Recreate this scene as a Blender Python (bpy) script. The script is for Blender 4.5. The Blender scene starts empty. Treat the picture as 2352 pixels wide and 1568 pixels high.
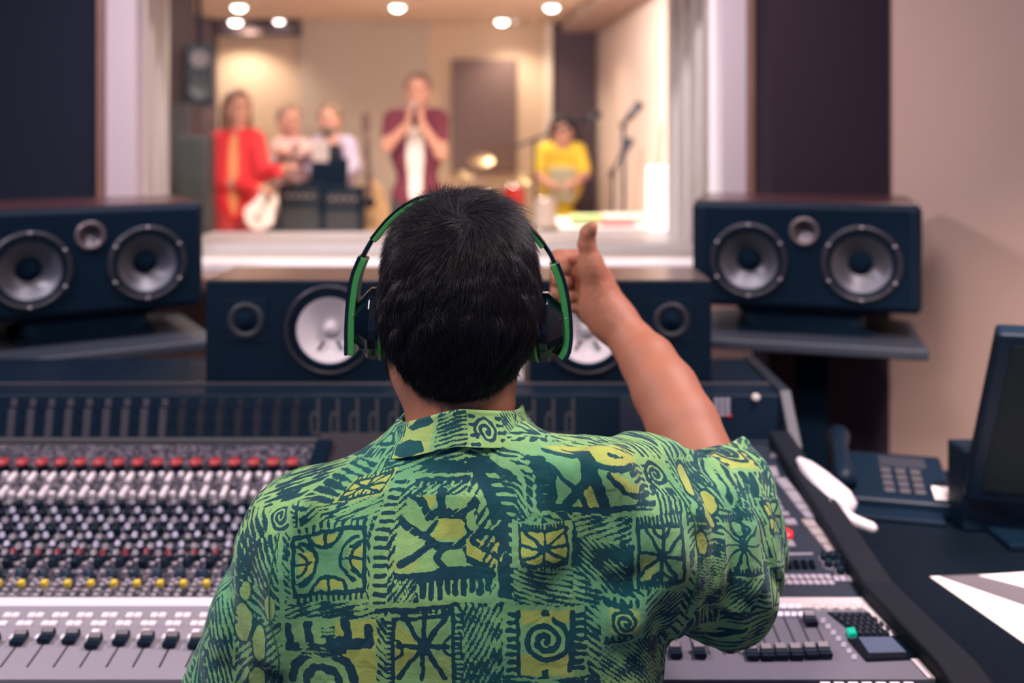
import bpy, bmesh, math, random
import numpy as np
from mathutils import Vector, Matrix
random.seed(7); RNG = np.random.default_rng(7)
SC = bpy.context.scene
F = 2287.0; H0 = 1.40; PY0 = 300.0
# ---------------------------------------------------------------- camera
cam_d = bpy.data.cameras.new('camera'); cam = bpy.data.objects.new('camera', cam_d)
SC.collection.objects.link(cam)
cam.location = (0, 0, H0); cam.rotation_euler = (math.radians(90), 0, 0)
cam_d.sensor_width = 36.0; cam_d.lens = 36.0 * F / 2352.0
cam_d.shift_y = -(784 - PY0) / 2352.0
cam_d.clip_start = 0.05; cam_d.clip_end = 60
cam_d.dof.use_dof = True; cam_d.dof.focus_distance = 0.985; cam_d.dof.aperture_fstop = 2.9
SC.camera = cam
SC.view_settings.view_transform = 'Standard'; SC.view_settings.look = 'None'
SC.view_settings.gamma = 1.0; SC.view_settings.exposure = 0.0
SC.view_settings.use_curve_mapping = False
SC.cycles.use_denoising = True
SC.cycles.max_bounces = 7; SC.cycles.diffuse_bounces = 4; SC.cycles.transparent_max_bounces = 12
SC.cycles.sample_clamp_indirect = 6.0
# ---------------------------------------------------------------- world
w = bpy.data.worlds.new('world'); SC.world = w; w.use_nodes = True
bg = w.node_tree.nodes['Background']; bg.inputs[0].default_value = (0.36, 0.46, 0.95, 1); bg.inputs[1].default_value = 0.42
# ---------------------------------------------------------------- lights
def area(name, loc, target, size, power, col, size_y=None, spread=None):
    d = bpy.data.lights.new(name, 'AREA'); d.energy = power; d.color = col; d.size = size
    if size_y: d.shape = 'RECTANGLE'; d.size_y = size_y
    if spread: d.spread = math.radians(spread)
    o = bpy.data.objects.new(name, d); SC.collection.objects.link(o); o.location = loc
    o.rotation_euler = (Vector(target) - Vector(loc)).to_track_quat('-Z', 'Y').to_euler(); return o
def spot(name, loc, target, power, col, angle=70, blend=.6, rad=.05):
    d = bpy.data.lights.new(name, 'SPOT'); d.energy = power; d.color = col
    d.spot_size = math.radians(angle); d.spot_blend = blend; d.shadow_soft_size = rad
    o = bpy.data.objects.new(name, d); SC.collection.objects.link(o); o.location = loc
    o.rotation_euler = (Vector(target) - Vector(loc)).to_track_quat('-Z', 'Y').to_euler(); return o
WARM = (1.0, 0.79, 0.64); PINK = (1.0, 0.80, 0.84); COOL = (0.86, 0.86, 1.0)
# control room: unseen fill lights added for engineer, console, side wall and window
area('fill_light_rear', (-0.35, 0.22, 2.42), (-0.05, 1.1, 0.9), 0.4, 23, (1.0, 0.90, 0.84))
area('fill_light_right', (1.0, 1.35, 2.42), (0.35, 1.25, 0.9), 0.4, 13, (1.0, 0.80, 0.84), spread=105)
area('fill_light_left', (-1.75, 1.30, 2.42), (-0.95, 1.35, 0.8), 0.3, 32, (1.0, 0.86, 0.93))
spot('fill_light_side_wall', (.75, .7, 2.44), (1.42, 2.2, .05), 420, (1.0, 0.80, 0.74), 52, 1, .12)
area('fill_light_window', (-0.2, 2.05, 2.42), (-0.2, 3.2, .95), 1.6, 17, (1.0, 0.84, 0.88), size_y=.15, spread=105)
# live room downlights, plus an added unseen pair brightening the window reveals
LIVE = []
for i, (x, y, pw) in enumerate([(-1.9, 5.0, 30), (-2.2, 7.0, 30), (-.92, 7.0, 30), (.0, 7.9, 25), (-1.0, 5.2, 45), (.15, 5.2, 45), (.25, 7.0, 30), (-2.1, 7.9, 22), (-1.0, 4.2, 45), (.1, 4.2, 45)]):
    spot('live_room_lamp_and_fill', (x, y, 2.26), (x, y + .02, 0), pw * 2.5, WARM, 125, .8, .06)
spot('live_room_wall_light', (-.2, 4.9, 2.26), (.82, 5.9, 1.55), 260, (1.0, .82, .78), 75, .9, .08)
area('live_room_fill_light', (-.8, 4.35, 2.27), (-.8, 5.4, 1.0), 1.8, 110, (1.0, .83, .72), size_y=.3)  # added unseen area fill that brightens the live room
# ================================================================ helpers
def lin(c):
    return tuple(((v/255)/12.92 if v/255 <= .04045 else ((v/255+.055)/1.055)**2.4) for v in c)
MATS = {}
def mat(name, col, rough=.5, metal=0, spec=.5, noise=0, nscale=40, bump=0, bscale=200, emit=None, estr=1, coat=0, aniso=0, sss=0, stretch=None):
    if name in MATS: return MATS[name]
    m = bpy.data.materials.new(name); m.use_nodes = True; nt = m.node_tree; b = nt.nodes['Principled BSDF']
    b.inputs['Base Color'].default_value = (*col, 1); b.inputs['Roughness'].default_value = rough
    b.inputs['Metallic'].default_value = metal; b.inputs['Specular IOR Level'].default_value = spec
    if coat: b.inputs['Coat Weight'].default_value = coat; b.inputs['Coat Roughness'].default_value = .08
    if aniso: b.inputs['Anisotropic'].default_value = aniso
    if sss:
        b.inputs['Subsurface Weight'].default_value = sss; b.inputs['Subsurface Radius'].default_value = (.012, .005, .003); b.inputs['Subsurface Scale'].default_value = 1
    if emit: b.inputs['Emission Color'].default_value = (*emit, 1); b.inputs['Emission Strength'].default_value = estr
    tc = nt.nodes.new('ShaderNodeTexCoord'); src = tc.outputs['Object']
    if stretch:
        mp = nt.nodes.new('ShaderNodeMapping'); mp.inputs['Scale'].default_value = stretch; nt.links.new(src, mp.inputs[0]); src = mp.outputs[0]
    if noise:
        n = nt.nodes.new('ShaderNodeTexNoise'); n.inputs['Scale'].default_value = nscale; n.inputs['Detail'].default_value = 4
        nt.links.new(src, n.inputs['Vector'])
        mx = nt.nodes.new('ShaderNodeMix'); mx.data_type = 'RGBA'
        mx.inputs['A'].default_value = (*[c*(1-noise) for c in col], 1); mx.inputs['B'].default_value = (*[min(1, c*(1+noise)) for c in col], 1)
        nt.links.new(n.outputs['Fac'], mx.inputs['Factor']); nt.links.new(mx.outputs['Result'], b.inputs['Base Color'])
    if bump:
        n2 = nt.nodes.new('ShaderNodeTexNoise'); n2.inputs['Scale'].default_value = bscale; n2.inputs['Detail'].default_value = 3
        nt.links.new(src, n2.inputs['Vector'])
        bp = nt.nodes.new('ShaderNodeBump'); bp.inputs['Strength'].default_value = bump; bp.inputs['Distance'].default_value = .002
        nt.links.new(n2.outputs['Fac'], bp.inputs['Height']); nt.links.new(bp.outputs['Normal'], b.inputs['Normal'])
    MATS[name] = m; return m
def tag(o, label=None, cat=None, group=None, kind=None):
    if label: o['label'] = label
    if cat: o['category'] = cat
    if group: o['group'] = group
    if kind: o['kind'] = kind
    return o
def link(o, parent=None):
    SC.collection.objects.link(o)
    if parent is not None:
        o.parent = parent; o.matrix_parent_inverse = Matrix.Identity(4)
    return o
def thing(name, label, cat, loc=(0, 0, 0), rotz=0, group=None):
    o = bpy.data.objects.new(name, None); o.empty_display_size = .05; o.location = loc; o.rotation_euler = (0, 0, rotz)
    link(o); return tag(o, label, cat, group)
class MB:
    """collects geometry for ONE mesh object"""
    def __init__(s): s.v = []; s.f = []; s.n = 0; s.smooth = []
    def add(s, v, f, smooth=False):
        v = [tuple(map(float, p)) for p in v]; s.v += v; s.f += [tuple(i + s.n for i in q) for q in f]; s.n += len(v); s.smooth += [smooth]*len(f); return s
    def box(s, x0, x1, y0, y1, z0, z1):
        v = [(x, y, z) for x in (x0, x1) for y in (y0, y1) for z in (z0, z1)]
        return s.add(v, [(0, 1, 3, 2), (4, 6, 7, 5), (0, 4, 5, 1), (2, 3, 7, 6), (0, 2, 6, 4), (1, 5, 7, 3)])
    def lathe(s, prof, c=(0, 0, 0), axis=(0, 0, 1), seg=32, smooth=True, caps=False):
        """prof: list of (radius, height along axis)"""
        q = Vector(axis).to_track_quat('Z', 'Y'); c = Vector(c); v = []; f = []
        for r, h in prof:
            for k in range(seg):
                a = 2*math.pi*k/seg; v.append(c + q @ Vector((r*math.cos(a), r*math.sin(a), h)))
        for i in range(len(prof)-1):
            for k in range(seg):
                k2 = (k+1) % seg; f.append((i*seg+k, i*seg+k2, (i+1)*seg+k2, (i+1)*seg+k))
        if caps: f.append(tuple(range(seg))[::-1]); f.append(tuple((len(prof)-1)*seg+k for k in range(seg)))
        return s.add(v, f, smooth)
    def tube(s, pts, r, seg=10, smooth=True):
        pts = [Vector(p) for p in pts]; n = len(pts); rr = r if isinstance(r, (list, tuple)) else [r]*n
        v = []; f = []; up = Vector((0.0123, .02, 1)).normalized(); prev = None
        for i, p in enumerate(pts):
            t = (pts[min(i+1, n-1)] - pts[max(i-1, 0)]).normalized()
            a = prev if prev is not None else up.cross(t)
            if a.length < 1e-3: a = Vector((1, 0, 0))
            a = (a - t*a.dot(t)).normalized(); prev = a; b = t.cross(a)
            for k in range(seg):
                an = 2*math.pi*k/seg; v.append(p + (a*math.cos(an) + b*math.sin(an))*rr[i])
        for i in range(n-1):
            for k in range(seg):
                k2 = (k+1) % seg; f.append((i*seg+k, i*seg+k2, (i+1)*seg+k2, (i+1)*seg+k))
        f.append(tuple(range(seg))[::-1]); f.append(tuple((n-1)*seg+k for k in range(seg)))
        return s.add(v, f, smooth)
    def prism(s, poly, z0, z1):
        n = len(poly); v = [(p[0], p[1], z0) for p in poly] + [(p[0], p[1], z1) for p in poly]
        f = [tuple(range(n))[::-1], tuple(range(n, 2*n))] + [(i, (i+1) % n, n+(i+1) % n, n+i) for i in range(n)]
        return s.add(v, f)
    def slab(s, q, h, inset=.12):
        """raised block on a planar quad (counter-clockwise seen from outside)"""
        q = [Vector(p) for p in q]; n = (q[1]-q[0]).cross(q[2]-q[0]).normalized(); c = sum(q, Vector())/4
        t = [p + n*h + (c-p)*inset for p in q]; m = [p + n*h*.82 for p in q]
        v = q + m + t
        f = [(3, 2, 1, 0)] + [(i, (i+1) % 4, 4+(i+1) % 4, 4+i) for i in range(4)] + [(4+i, 4+(i+1) % 4, 8+(i+1) % 4, 8+i) for i in range(4)] + [(8, 9, 10, 11)]
        return s.add(v, f)
    def build(s, name, m, parent=None, bevel=0, seg=2, sub=0):
        me = bpy.data.meshes.new(name); me.from_pydata(s.v, [], s.f); me.materials.append(m)
        me.polygons.foreach_set('use_smooth', s.smooth)
        bm = bmesh.new(); bm.from_mesh(me); bmesh.ops.recalc_face_normals(bm, faces=bm.faces[:])
        if bevel:
            ed = [e for e in bm.edges if e.is_manifold and e.calc_face_angle(0) > .5]
            bmesh.ops.bevel(bm, geom=ed, offset=bevel, segments=seg, affect='EDGES', profile=.5, clamp_overlap=True)
        bm.to_mesh(me); bm.free()
        return link(bpy.data.objects.new(name, me), parent)
def bore(o, cuts):
    """real recesses in a cabinet front: cuts = (centre, radius, depth)"""
    c = MB()
    for (x, y, z), r, d in cuts: c.lathe([(r, -.03), (r, d)], (x, y, z), (0, 1, 0), 48, caps=True)
    k = c.build('cut', BLKM, o.parent); m = o.modifiers.new('b', 'BOOLEAN'); m.object = k; m.operation = 'DIFFERENCE'; m.solver = 'EXACT'
    dg = bpy.context.evaluated_depsgraph_get(); me = bpy.data.meshes.new_from_object(o.evaluated_get(dg)); o.modifiers.clear(); o.data = me; bpy.data.objects.remove(k); return o
def P(px, py, Y): return Vector(((px-1176)*Y/F, Y, H0-(py-PY0)*Y/F))
def copy_tree(o, parent=None):
    c = o.copy(); SC.collection.objects.link(c); c.parent = parent
    for ch in o.children: copy_tree(ch, c)
    return c
# ---------------------------------------------------------------- implicit surfaces
def cap(X, a, b, ra, rb=None):
    rb = ra if rb is None else rb
    a = np.asarray(a, np.float32); b = np.asarray(b, np.float32); d = b-a
    t = np.clip(((X-a) @ d)/max(float(d @ d), 1e-12), 0, 1)
    return np.linalg.norm(X - a - t[:, None]*d, axis=1) - (ra + (rb-ra)*t)
def ell(X, c, r, R=None):
    Q = X - np.asarray(c, np.float32)
    if R is not None: Q = Q @ np.asarray(R, np.float32)
    r = np.asarray(r, np.float32); k0 = np.linalg.norm(Q/r, axis=1); k1 = np.linalg.norm(Q/(r*r), axis=1)
    return k0*(k0-1)/np.maximum(k1, 1e-9)
def smin(a, b, k):
    h = np.maximum(k-np.abs(a-b), 0)/k
    return np.minimum(a, b) - h*h*k*.25
def smax(a, b, k): return -smin(-a, -b, k)
def U(k, *fs):
    r = fs[0]
    for f in fs[1:]: r = smin(r, f, k)
    return r
def rotz(deg): a = math.radians(deg); return np.array([[math.cos(a), -math.sin(a), 0], [math.sin(a), math.cos(a), 0], [0, 0, 1]])
def nets(fn, lo, hi, h, proj=1):
    """sparse surface nets -> verts, quads"""
    lo = np.array(lo, float); B = 8
    nb = np.ceil((np.array(hi)-lo)/(h*B)).astype(int); N = nb*B+1
    g = np.stack(np.meshgrid(*[np.arange(n) for n in nb], indexing='ij'), -1).reshape(-1, 3)
    fc = fn((lo+(g+.5)*h*B).astype(np.float32)); g = g[np.abs(fc) < h*B*1.35]
    c = np.stack(np.meshgrid(*[np.arange(B)]*3, indexing='ij'), -1).reshape(-1, 3)
    cells = (g[:, None]*B + c[None]).reshape(-1, 3)
    S = np.array([(N[1]+1)*(N[2]+1), N[2]+1, 1])
    off = np.array([[i, j, k] for i in (0, 1) for j in (0, 1) for k in (0, 1)])
    cid = cells @ S
    pid = np.unique((cid[:, None] + (off @ S)[None]).ravel())
    pc = np.stack([pid//S[0], (pid % S[0])//S[1], pid % S[1]], -1)
    val = np.concatenate([fn((lo+pc[i:i+400000]*h).astype(np.float32)) for i in range(0, len(pc), 400000)])
    ci = np.searchsorted(pid, cid[:, None] + (off @ S)[None]); cv = val[ci]
    neg = cv < 0; act = neg.any(1) & ~neg.all(1)
    cid = cid[act]; cells = cells[act]; cv = cv[act]
    acc = np.zeros((len(cid), 3)); cnt = np.zeros(len(cid))
    for a in range(8):
        for b in range(a+1, 8):
            if np.abs(off[a]-off[b]).sum() != 1: continue
            m = (cv[:, a] < 0) != (cv[:, b] < 0); t = cv[m, a]/(cv[m, a]-cv[m, b])
            acc[m] += off[a] + t[:, None]*(off[b]-off[a]); cnt[m] += 1
    V = lo + (cells + acc/cnt[:, None])*h
    order = np.argsort(cid); scid = cid[order]
    faces = []
    for ax in range(3):
        nid = pid + S[ax]; j = np.searchsorted(pid, nid); j[j >= len(pid)] = 0
        ok = (pid[j] == nid) & ((val < 0) != (val[j] < 0)); p = pid[ok]; sgn = val[ok] < 0
        u, v = S[(ax+1) % 3], S[(ax+2) % 3]
        q = np.stack([p, p-u, p-u-v, p-v], 1)
        k = np.searchsorted(scid, q); k[k >= len(scid)] = 0
        good = (scid[k] == q).all(1); k = order[k][good]; sg = sgn[good]
        k[~sg] = k[~sg][:, ::-1]; faces.append(k)
    Fc = np.concatenate(faces)
    for _ in range(proj):
        e = h*.5; Vf = V.astype(np.float32); f0 = fn(Vf)
        G = np.stack([fn(Vf+np.array(d, np.float32)*e)-fn(Vf-np.array(d, np.float32)*e) for d in ((1, 0, 0), (0, 1, 0), (0, 0, 1))], 1)/(2*e)
        g2 = np.maximum((G*G).sum(1), .05); V = V - np.clip(f0/g2, -h, h)[:, None]*G
    return V, Fc
def npmesh(name, V, Fc, m, parent=None, smooth=True):
    me = bpy.data.meshes.new(name); k = Fc.shape[1]
    me.vertices.add(len(V)); me.vertices.foreach_set('co', np.asarray(V, np.float32).ravel())
    me.loops.add(Fc.size); me.loops.foreach_set('vertex_index', Fc.astype(np.int32).ravel())
    me.polygons.add(len(Fc)); me.polygons.foreach_set('loop_start', np.arange(0, Fc.size, k, dtype=np.int32))
    me.polygons.foreach_set('loop_total', np.full(len(Fc), k, np.int32))
    me.update(calc_edges=True); me.validate()
    me.polygons.foreach_set('use_smooth', np.full(len(me.polygons), smooth))
    me.materials.append(m)
    return link(bpy.data.objects.new(name, me), parent)
def joinvf(*vf):
    V = []; Q = []; n = 0
    for v, f in vf: V.append(v); Q.append(f+n); n += len(v)
    return np.concatenate(V), np.concatenate(Q)
# ---------------------------------------------------------------- materials
BLK = mat('black_plastic', (.0026, .0115, .026), .45, spec=.2, bump=.05, bscale=400)
BLKM = mat('matte_black', (.0022, .0105, .024), .85, spec=.08)
CAB = mat('cabinet_black', (.0022, .0105, .024), .5, spec=.16, noise=.2, nscale=30)
GLOSS = mat('glossy_black', (.0022, .006, .012), .12, spec=.5)
CONE = mat('woofer_cone', (.10, .10, .125), .38, metal=.45, aniso=.5, spec=.7)
RING = mat('driver_ring', (.035, .036, .05), .38, metal=.4)
SCREW = mat('screw_metal', (.45, .42, .45), .3, metal=1)
WCONE = mat('white_cone', (.74, .66, .70), .6, noise=.04)
GREY = mat('dark_grey_metal', (.035, .04, .055), .45, metal=.3)
# ================================================================ the control room shell
def struct(name, mb, m, parent=None, **k): return tag(mb.build(name, m, parent, **k), kind='structure')
FAB = mat('aubergine_fabric', (.014, .018, .032), .95, spec=.1, noise=.15, nscale=300, bump=.3, bscale=700)
BEIGE = mat('beige_wall_paint', (.55, .38, .33), .85, spec=.2, noise=.04, nscale=3, bump=.15, bscale=350)
LOWW = mat('lower_wall_paint', (.42, .26, .22), .8, noise=.05, nscale=4)
CREAM = mat('cream_window_frame', (.82, .78, .80), .5, noise=.03, nscale=6)
LILAC = mat('lilac_frame_paint', (.50, .42, .46), .55, noise=.03, nscale=6)
BROWNT = mat('brown_wood_trim', (.20, .10, .075), .5, noise=.3, nscale=20, stretch=(6, 6, .5))
DKFLOOR = mat('dark_carpet', (.03, .028, .035), .95, noise=.3, nscale=200)
DKCEIL = mat('control_room_ceiling_paint', (.10, .085, .10), .9, noise=.05)
struct('floor', MB().box(-3.2, 3.0, -1.2, 3.4, -.1, 0), DKFLOOR)
struct('ceiling', MB().box(-3.2, 2.4, -1.2, 3.2, 2.5, 2.6), DKCEIL)
YW = 2.95
xl, xr = (247-1176)*YW/F, (1712-1176)*YW/F            # outer edges of the lilac frame
# front wall around the window
fw = MB(); fw.box(-3.1, xl-.02, YW, YW+.12, 0, 2.5); fw.box(xr+.02, 1.1, YW, YW+.12, 0, 2.5)
fw.box(xl-.02, xr+.02, YW, YW+.12, 1.88, 2.5)
struct('wall_front', fw, FAB)
struct('wall_front_lower', MB().box(xl-.02, xr+.02, YW, YW+.12, 0, .975), LOWW)
# side wall, beige, starting behind the dark fabric panel
sw = MB(); xw = (2022-1176)*2.80/F
sw.prism([(xw, 2.80), (xw+.62, 1.9), (2.0, -1.2), (2.1, -1.2), (xw+.7, 1.95), (xw+.08, 2.95), (xw, 2.95)], 0, 2.5)
struct('wall_right', sw, BEIGE)
struct('wall_left', MB().box(-3.2, -3.1, -1.2, 3.1, 0, 2.5), FAB)
# dark fabric panel right of the window, standing proud with a darker edge
tag(MB().box(xr+.025, xw+.012, 2.76, 2.949, 0, 2.49).build('fabric_panel', mat('plum_panel_fabric', (.030, .021, .032), .95, spec=.1, noise=.15, nscale=300), bevel=.004),
    'tall plum fabric acoustic panel between window frame and beige side wall', 'acoustic panel')
struct('trim_1', MB().box(xl-.02, xl, YW-.03, YW, .98, 1.9), BROWNT); struct('trim_2', MB().box(xr, xr+.02, YW-.03, YW, .98, 1.9), BROWNT)
# window: face frame, stepped reveals, sill, two panes
win = tag(bpy.data.objects.new('window_1', None), kind='structure'); link(win)
x0, x1 = (318-1176)*YW/F, (1655-1176)*YW/F
X0, X1, YB = (388-1176)*3.7/F, (1533-1176)*3.7/F, 3.7
zs0, zs1, ztop = 1.012, H0-(535-PY0)*YB/F, 1.88
fr = MB(); fr.box(xl, x0, YW-.018, YW+.05, zs0-.06, ztop); fr.box(x1, xr, YW-.018, YW+.05, zs0-.06, ztop)
fr.build('window_frame', LILAC, win, bevel=.003)
def steps(a, b, n, out, dep=.012):
    """zigzag profile from a to b with n small steps"""
    pts = []; a = Vector(a); b = Vector(b); d = (b-a)/n; o = Vector(out)*dep
    for i in range(n):
        k = o if i % 2 else o*0
        pts += [a+d*i+k, a+d*(i+1)+k]
    return pts
lp = steps((x0, YW-.01), (X0, YB), 9, (1, 0)); lp = [(p.x, p.y) for p in lp] + [(X0-.1, YB), (x0-.15, YW+.02)]
MB().prism(lp, zs1-.05, 2.4).build('window_jamb', CREAM, win)
rp = steps((x1, YW-.01), (X1, YB), 9, (-1, 0)); rp = [(p.x, p.y) for p in rp] + [(X1+.1, YB), (x1+.06, YW+.02)]
MB().prism(rp, zs1-.05, 2.4).build('window_jamb', CREAM, win)
# sill: profile in y-z extruded along x
prof = [(YW-.03, zs0-.02), (YW-.03, zs0), (YW+.08, zs0), (YW+.10, zs0-.006), (YW+.28, zs0-.008), (YW+.30, zs1+.012), (YW+.5, zs1+.008), (YW+.52, zs1), (YB+.05, zs1), (YB+.05, zs1-.2), (YW+.05, zs1-.2)]
s_ = MB(); n = len(prof); s_.add([(x0-.02, y, z) for y, z in prof]+[(x1+.02, y, z) for y, z in prof], [tuple(range(n)), tuple(range(n, 2*n))]+[(i, (i+1) % n, n+(i+1) % n, n+i) for i in range(n)])
s_.build('window_sill', mat('white_sill_paint', (.84, .79, .82), .35, noise=.03), win)
gm = bpy.data.materials.new('window_glass'); gm.use_nodes = True; nt = gm.node_tree; nt.nodes.clear()
o_ = nt.nodes.new('ShaderNodeOutputMaterial'); mx = nt.nodes.new('ShaderNodeMixShader'); t_ = nt.nodes.new('ShaderNodeBsdfTransparent'); g_ = nt.nodes.new('ShaderNodeBsdfGlossy')
t_.inputs[0].default_value = (.96, .97, .96, 1); g_.inputs['Roughness'].default_value = .02; fz = nt.nodes.new('ShaderNodeFresnel'); fz.inputs[0].default_value = 1.3
nt.links.new(fz.outputs[0], mx.inputs[0]); nt.links.new(t_.outputs[0], mx.inputs[1]); nt.links.new(g_.outputs[0], mx.inputs[2]); nt.links.new(mx.outputs[0], o_.inputs[0])
MB().box(x0-.03, x1+.03, YW+.085, YW+.093, zs0-.01, 2.4).build('window_pane', gm, win)
MB().box(X0-.03, X1+.05, YB+.055, YB+.065, zs1-.01, 2.4).build('window_pane', gm, win)
# ledge below the window
lg = MB().box(-1.55, .52, 2.76, 2.915, .965, .99).build('window_ledge', mat('brown_lacquered_ledge', (.24, .135, .10), .22, spec=.7, noise=.25, nscale=8, stretch=(1, 8, 8)), bevel=.004)
tag(lg, 'brown lacquered ledge running below the studio window', 'ledge')
# glowing fittings added out of view to go with the control room fill
FILL_GLOW = mat('fill_diffuser', (.9, .85, .8), .4, emit=(1, .86, .8), estr=6)
for (x, y), lab in zip([(-.35, .22), (1.0, 1.35), (-1.75, 1.30), (.75, .7)], ['behind the engineer', 'above the right end of the console', 'above the channel strips', 'turned towards the beige side wall']):
    t = thing('fill_lamp', 'added round fill lamp in the control room ceiling, ' + lab, 'ceiling lamp', (x, y, 2.5), 0, 'control room fill lamps')
    MB().lathe([(.19, -.02), (.21, -.02), (.21, 0), (.19, 0)], seg=40).build('fill_trim', GREY, t)
    MB().lathe([(.0001, -.012), (.185, -.012)], seg=40).build('fill_diffuser', FILL_GLOW, t)
# white power conduit board glimpsed under the sill between the black monitors
# ================================================================ loudspeakers
def driver(t, u, v, face, r, cone=CONE, name='woofer', flat=False):
    """round driver on the front face (plane y=face, looking -y), centre (u,v)"""
    ax = (0, -1, 0); c = (u, face, v)
    f = MB().lathe([(r*1.32, -.001), (r*1.32, .005), (r*1.25, .008), (r*1.16, .007), (r*1.13, .002), (r*1.13, -.001)], c, ax, 48).build('driver_frame', RING, t)
    MB().lathe([(r*1.14, .001), (r*1.10, .007), (r*1.05, .007), (r*.985, .001), (r*.985, -.003)], c, ax, 48).build('surround', BLKM, f)
    MB().lathe([(r, .001), (r*.62, -.019), (r*.34, -.032), (.0001, -.034)], c, ax, 64).build(name, cone, f)
    MB().lathe([(r*.42, -.030), (r*.38, -.021), (r*.24, -.015), (.0001, -.013)], c, ax, 32).build('dust_cap', BLKM, f)
    for k in range(6):
        a = math.radians(30+60*k+0); MB().lathe([(.0045, .004), (.0045, .0095), (.003, .0105), (.0001, .0105)], (u+r*1.235*math.cos(a), face, v+r*1.235*math.sin(a)), ax, 12).build('screw', SCREW, f)
def rounded(w, d, h, r=.018, seg=5):
    """cabinet with rounded long vertical and horizontal front edges"""
    m = MB(); m.box(-w/2, w/2, 0, d, 0, h); return m
def twin(name, label, corner_l, corner_r, zt, W=.52, Hh=.251, D=.34):
    a = Vector(corner_l); b = Vector(corner_r); d = (b-a); ang = math.atan2(d.y, d.x); c = (a+b)/2
    t = thing('monitor_speaker', label, 'speaker', (c.x, c.y, zt-Hh), ang, 'wide two woofer monitors on the side shelves')
    cuts = [((u, 0, Hh/2-.012), .068*1.135, .05) for u in (-.127, .127)]+[((0, 0, Hh/2+.060), .0225, .03)]
    bore(rounded(W, D, Hh).build('cabinet', CAB, t, bevel=.016, seg=4), cuts)
    bore(MB().box(-W/2+.03, W/2-.03, -.004, .004, .012, Hh-.012).build('baffle', BLKM, t, bevel=.003), cuts)
    MB().box(-W/2+.004, W/2-.004, .02, D-.01, Hh-.001, Hh+.0025).build('top_panel', mat('red_brown_veneer', (.07, .028, .034), .25, spec=.6, noise=.3, nscale=12, stretch=(1, 8, 8)), t, bevel=.002)
    for u in (-.127, .127): driver(t, u*1.0, Hh/2-.012, -.004, .068)
    tw = MB().lathe([(.034, -.001), (.034, .005), (.030, .007), (.024, .006), (.022, .001), (.022, -.001)], (0, -.004, Hh/2+.060), (0, -1, 0), 40).build('tweeter_ring', mat('tweeter_ring', (.16, .13, .14), .35, metal=.6), t)
    MB().lathe([(.021, .0005), (.013, -.006), (.0001, -.010)], (0, -.004, Hh/2+.060), (0, -1, 0), 32).build('tweeter_dome', mat('tweeter_dome', (.10, .09, .11), .3, metal=.7), tw)
    MB().box(-.13, .13, .05, D-.04, -.0005, .0005).build('foot_pad', BLKM, t)
    return t, ang, c
zt = 1.229
TR, aR, cR = twin('r', 'wide black two woofer monitor on the right shelf before the plum panel', P(1590, 460, 2.41), P(2120, 474, 2.27), zt)
aL_ = P(468, 468, 2.45); d_ = Vector((-.3835, -.23, 0)).normalized()
TL, aL, cL = twin('l', 'wide black two woofer monitor on the left shelf, cut by the photo edge', aL_+d_*.52, aL_, 1.222)
# shelf and stand for each
def stand(ang, c, zb, zp, lab1, lab2, ext, side):
    t = thing('speaker_stand', lab1, 'speaker stand', (c.x, c.y, 0), ang)
    w0, w1, d0, d1 = ext; ch = .09
    poly = [(w0, d0), (w1, d0), (w1, d1-ch), (w1-ch*1.3, d1), (w0+ch*1.3, d1), (w0, d1-ch)]
    MB().prism(poly, zp-.026, zp).build('shelf_plate', mat('slate_shelf', (.030, .038, .056), .5, noise=.1, bump=.1), t, bevel=.006, seg=3)
    MB().box(side-.04, side+.04, .14, .22, .02, zp-.026).build('post', BLKM, t, bevel=.004)
    MB().box(side-.18, side+.18, .02, .34, 0, .02).build('base_plate', BLKM, t, bevel=.004)
    b = thing('isolation_stand', lab2, 'isolation stand', (c.x, c.y, zp), ang, 'black isolation stands under the wide monitors')
    h = zb-zp
    MB().box(-.155, .155, .035, .29, 0, .012).build('lower_frame', BLKM, b, bevel=.003)
    MB().box(-.155, .155, .035, .29, h-.013, h-.0005).build('upper_frame', BLKM, b, bevel=.003)
    for sx in (-.115, .115):
        for sy in (.06, .26): MB().lathe([(.022, .012), (.028, h*.4), (.022, h-.013)], (sx, sy, 0), (0, 0, 1), 20).build('isolator', BLK, b)
    MB().box(-.12, .12, .035, .05, .01, h-.01).build('front_plate', BLKM, b, bevel=.002)
stand(aR, cR, zt-.251, .915, 'slate grey shelf on a post under the right wide monitor', 'black isolation stand between right shelf and wide monitor', (-.28, .265, -.07, .36), .02)
stand(aL, cL, 1.222-.251, .905, 'slate grey shelf on a post under the left wide monitor', 'black isolation stand between left shelf and wide monitor', (-.32, .27, -.10, .40), .0)
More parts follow.
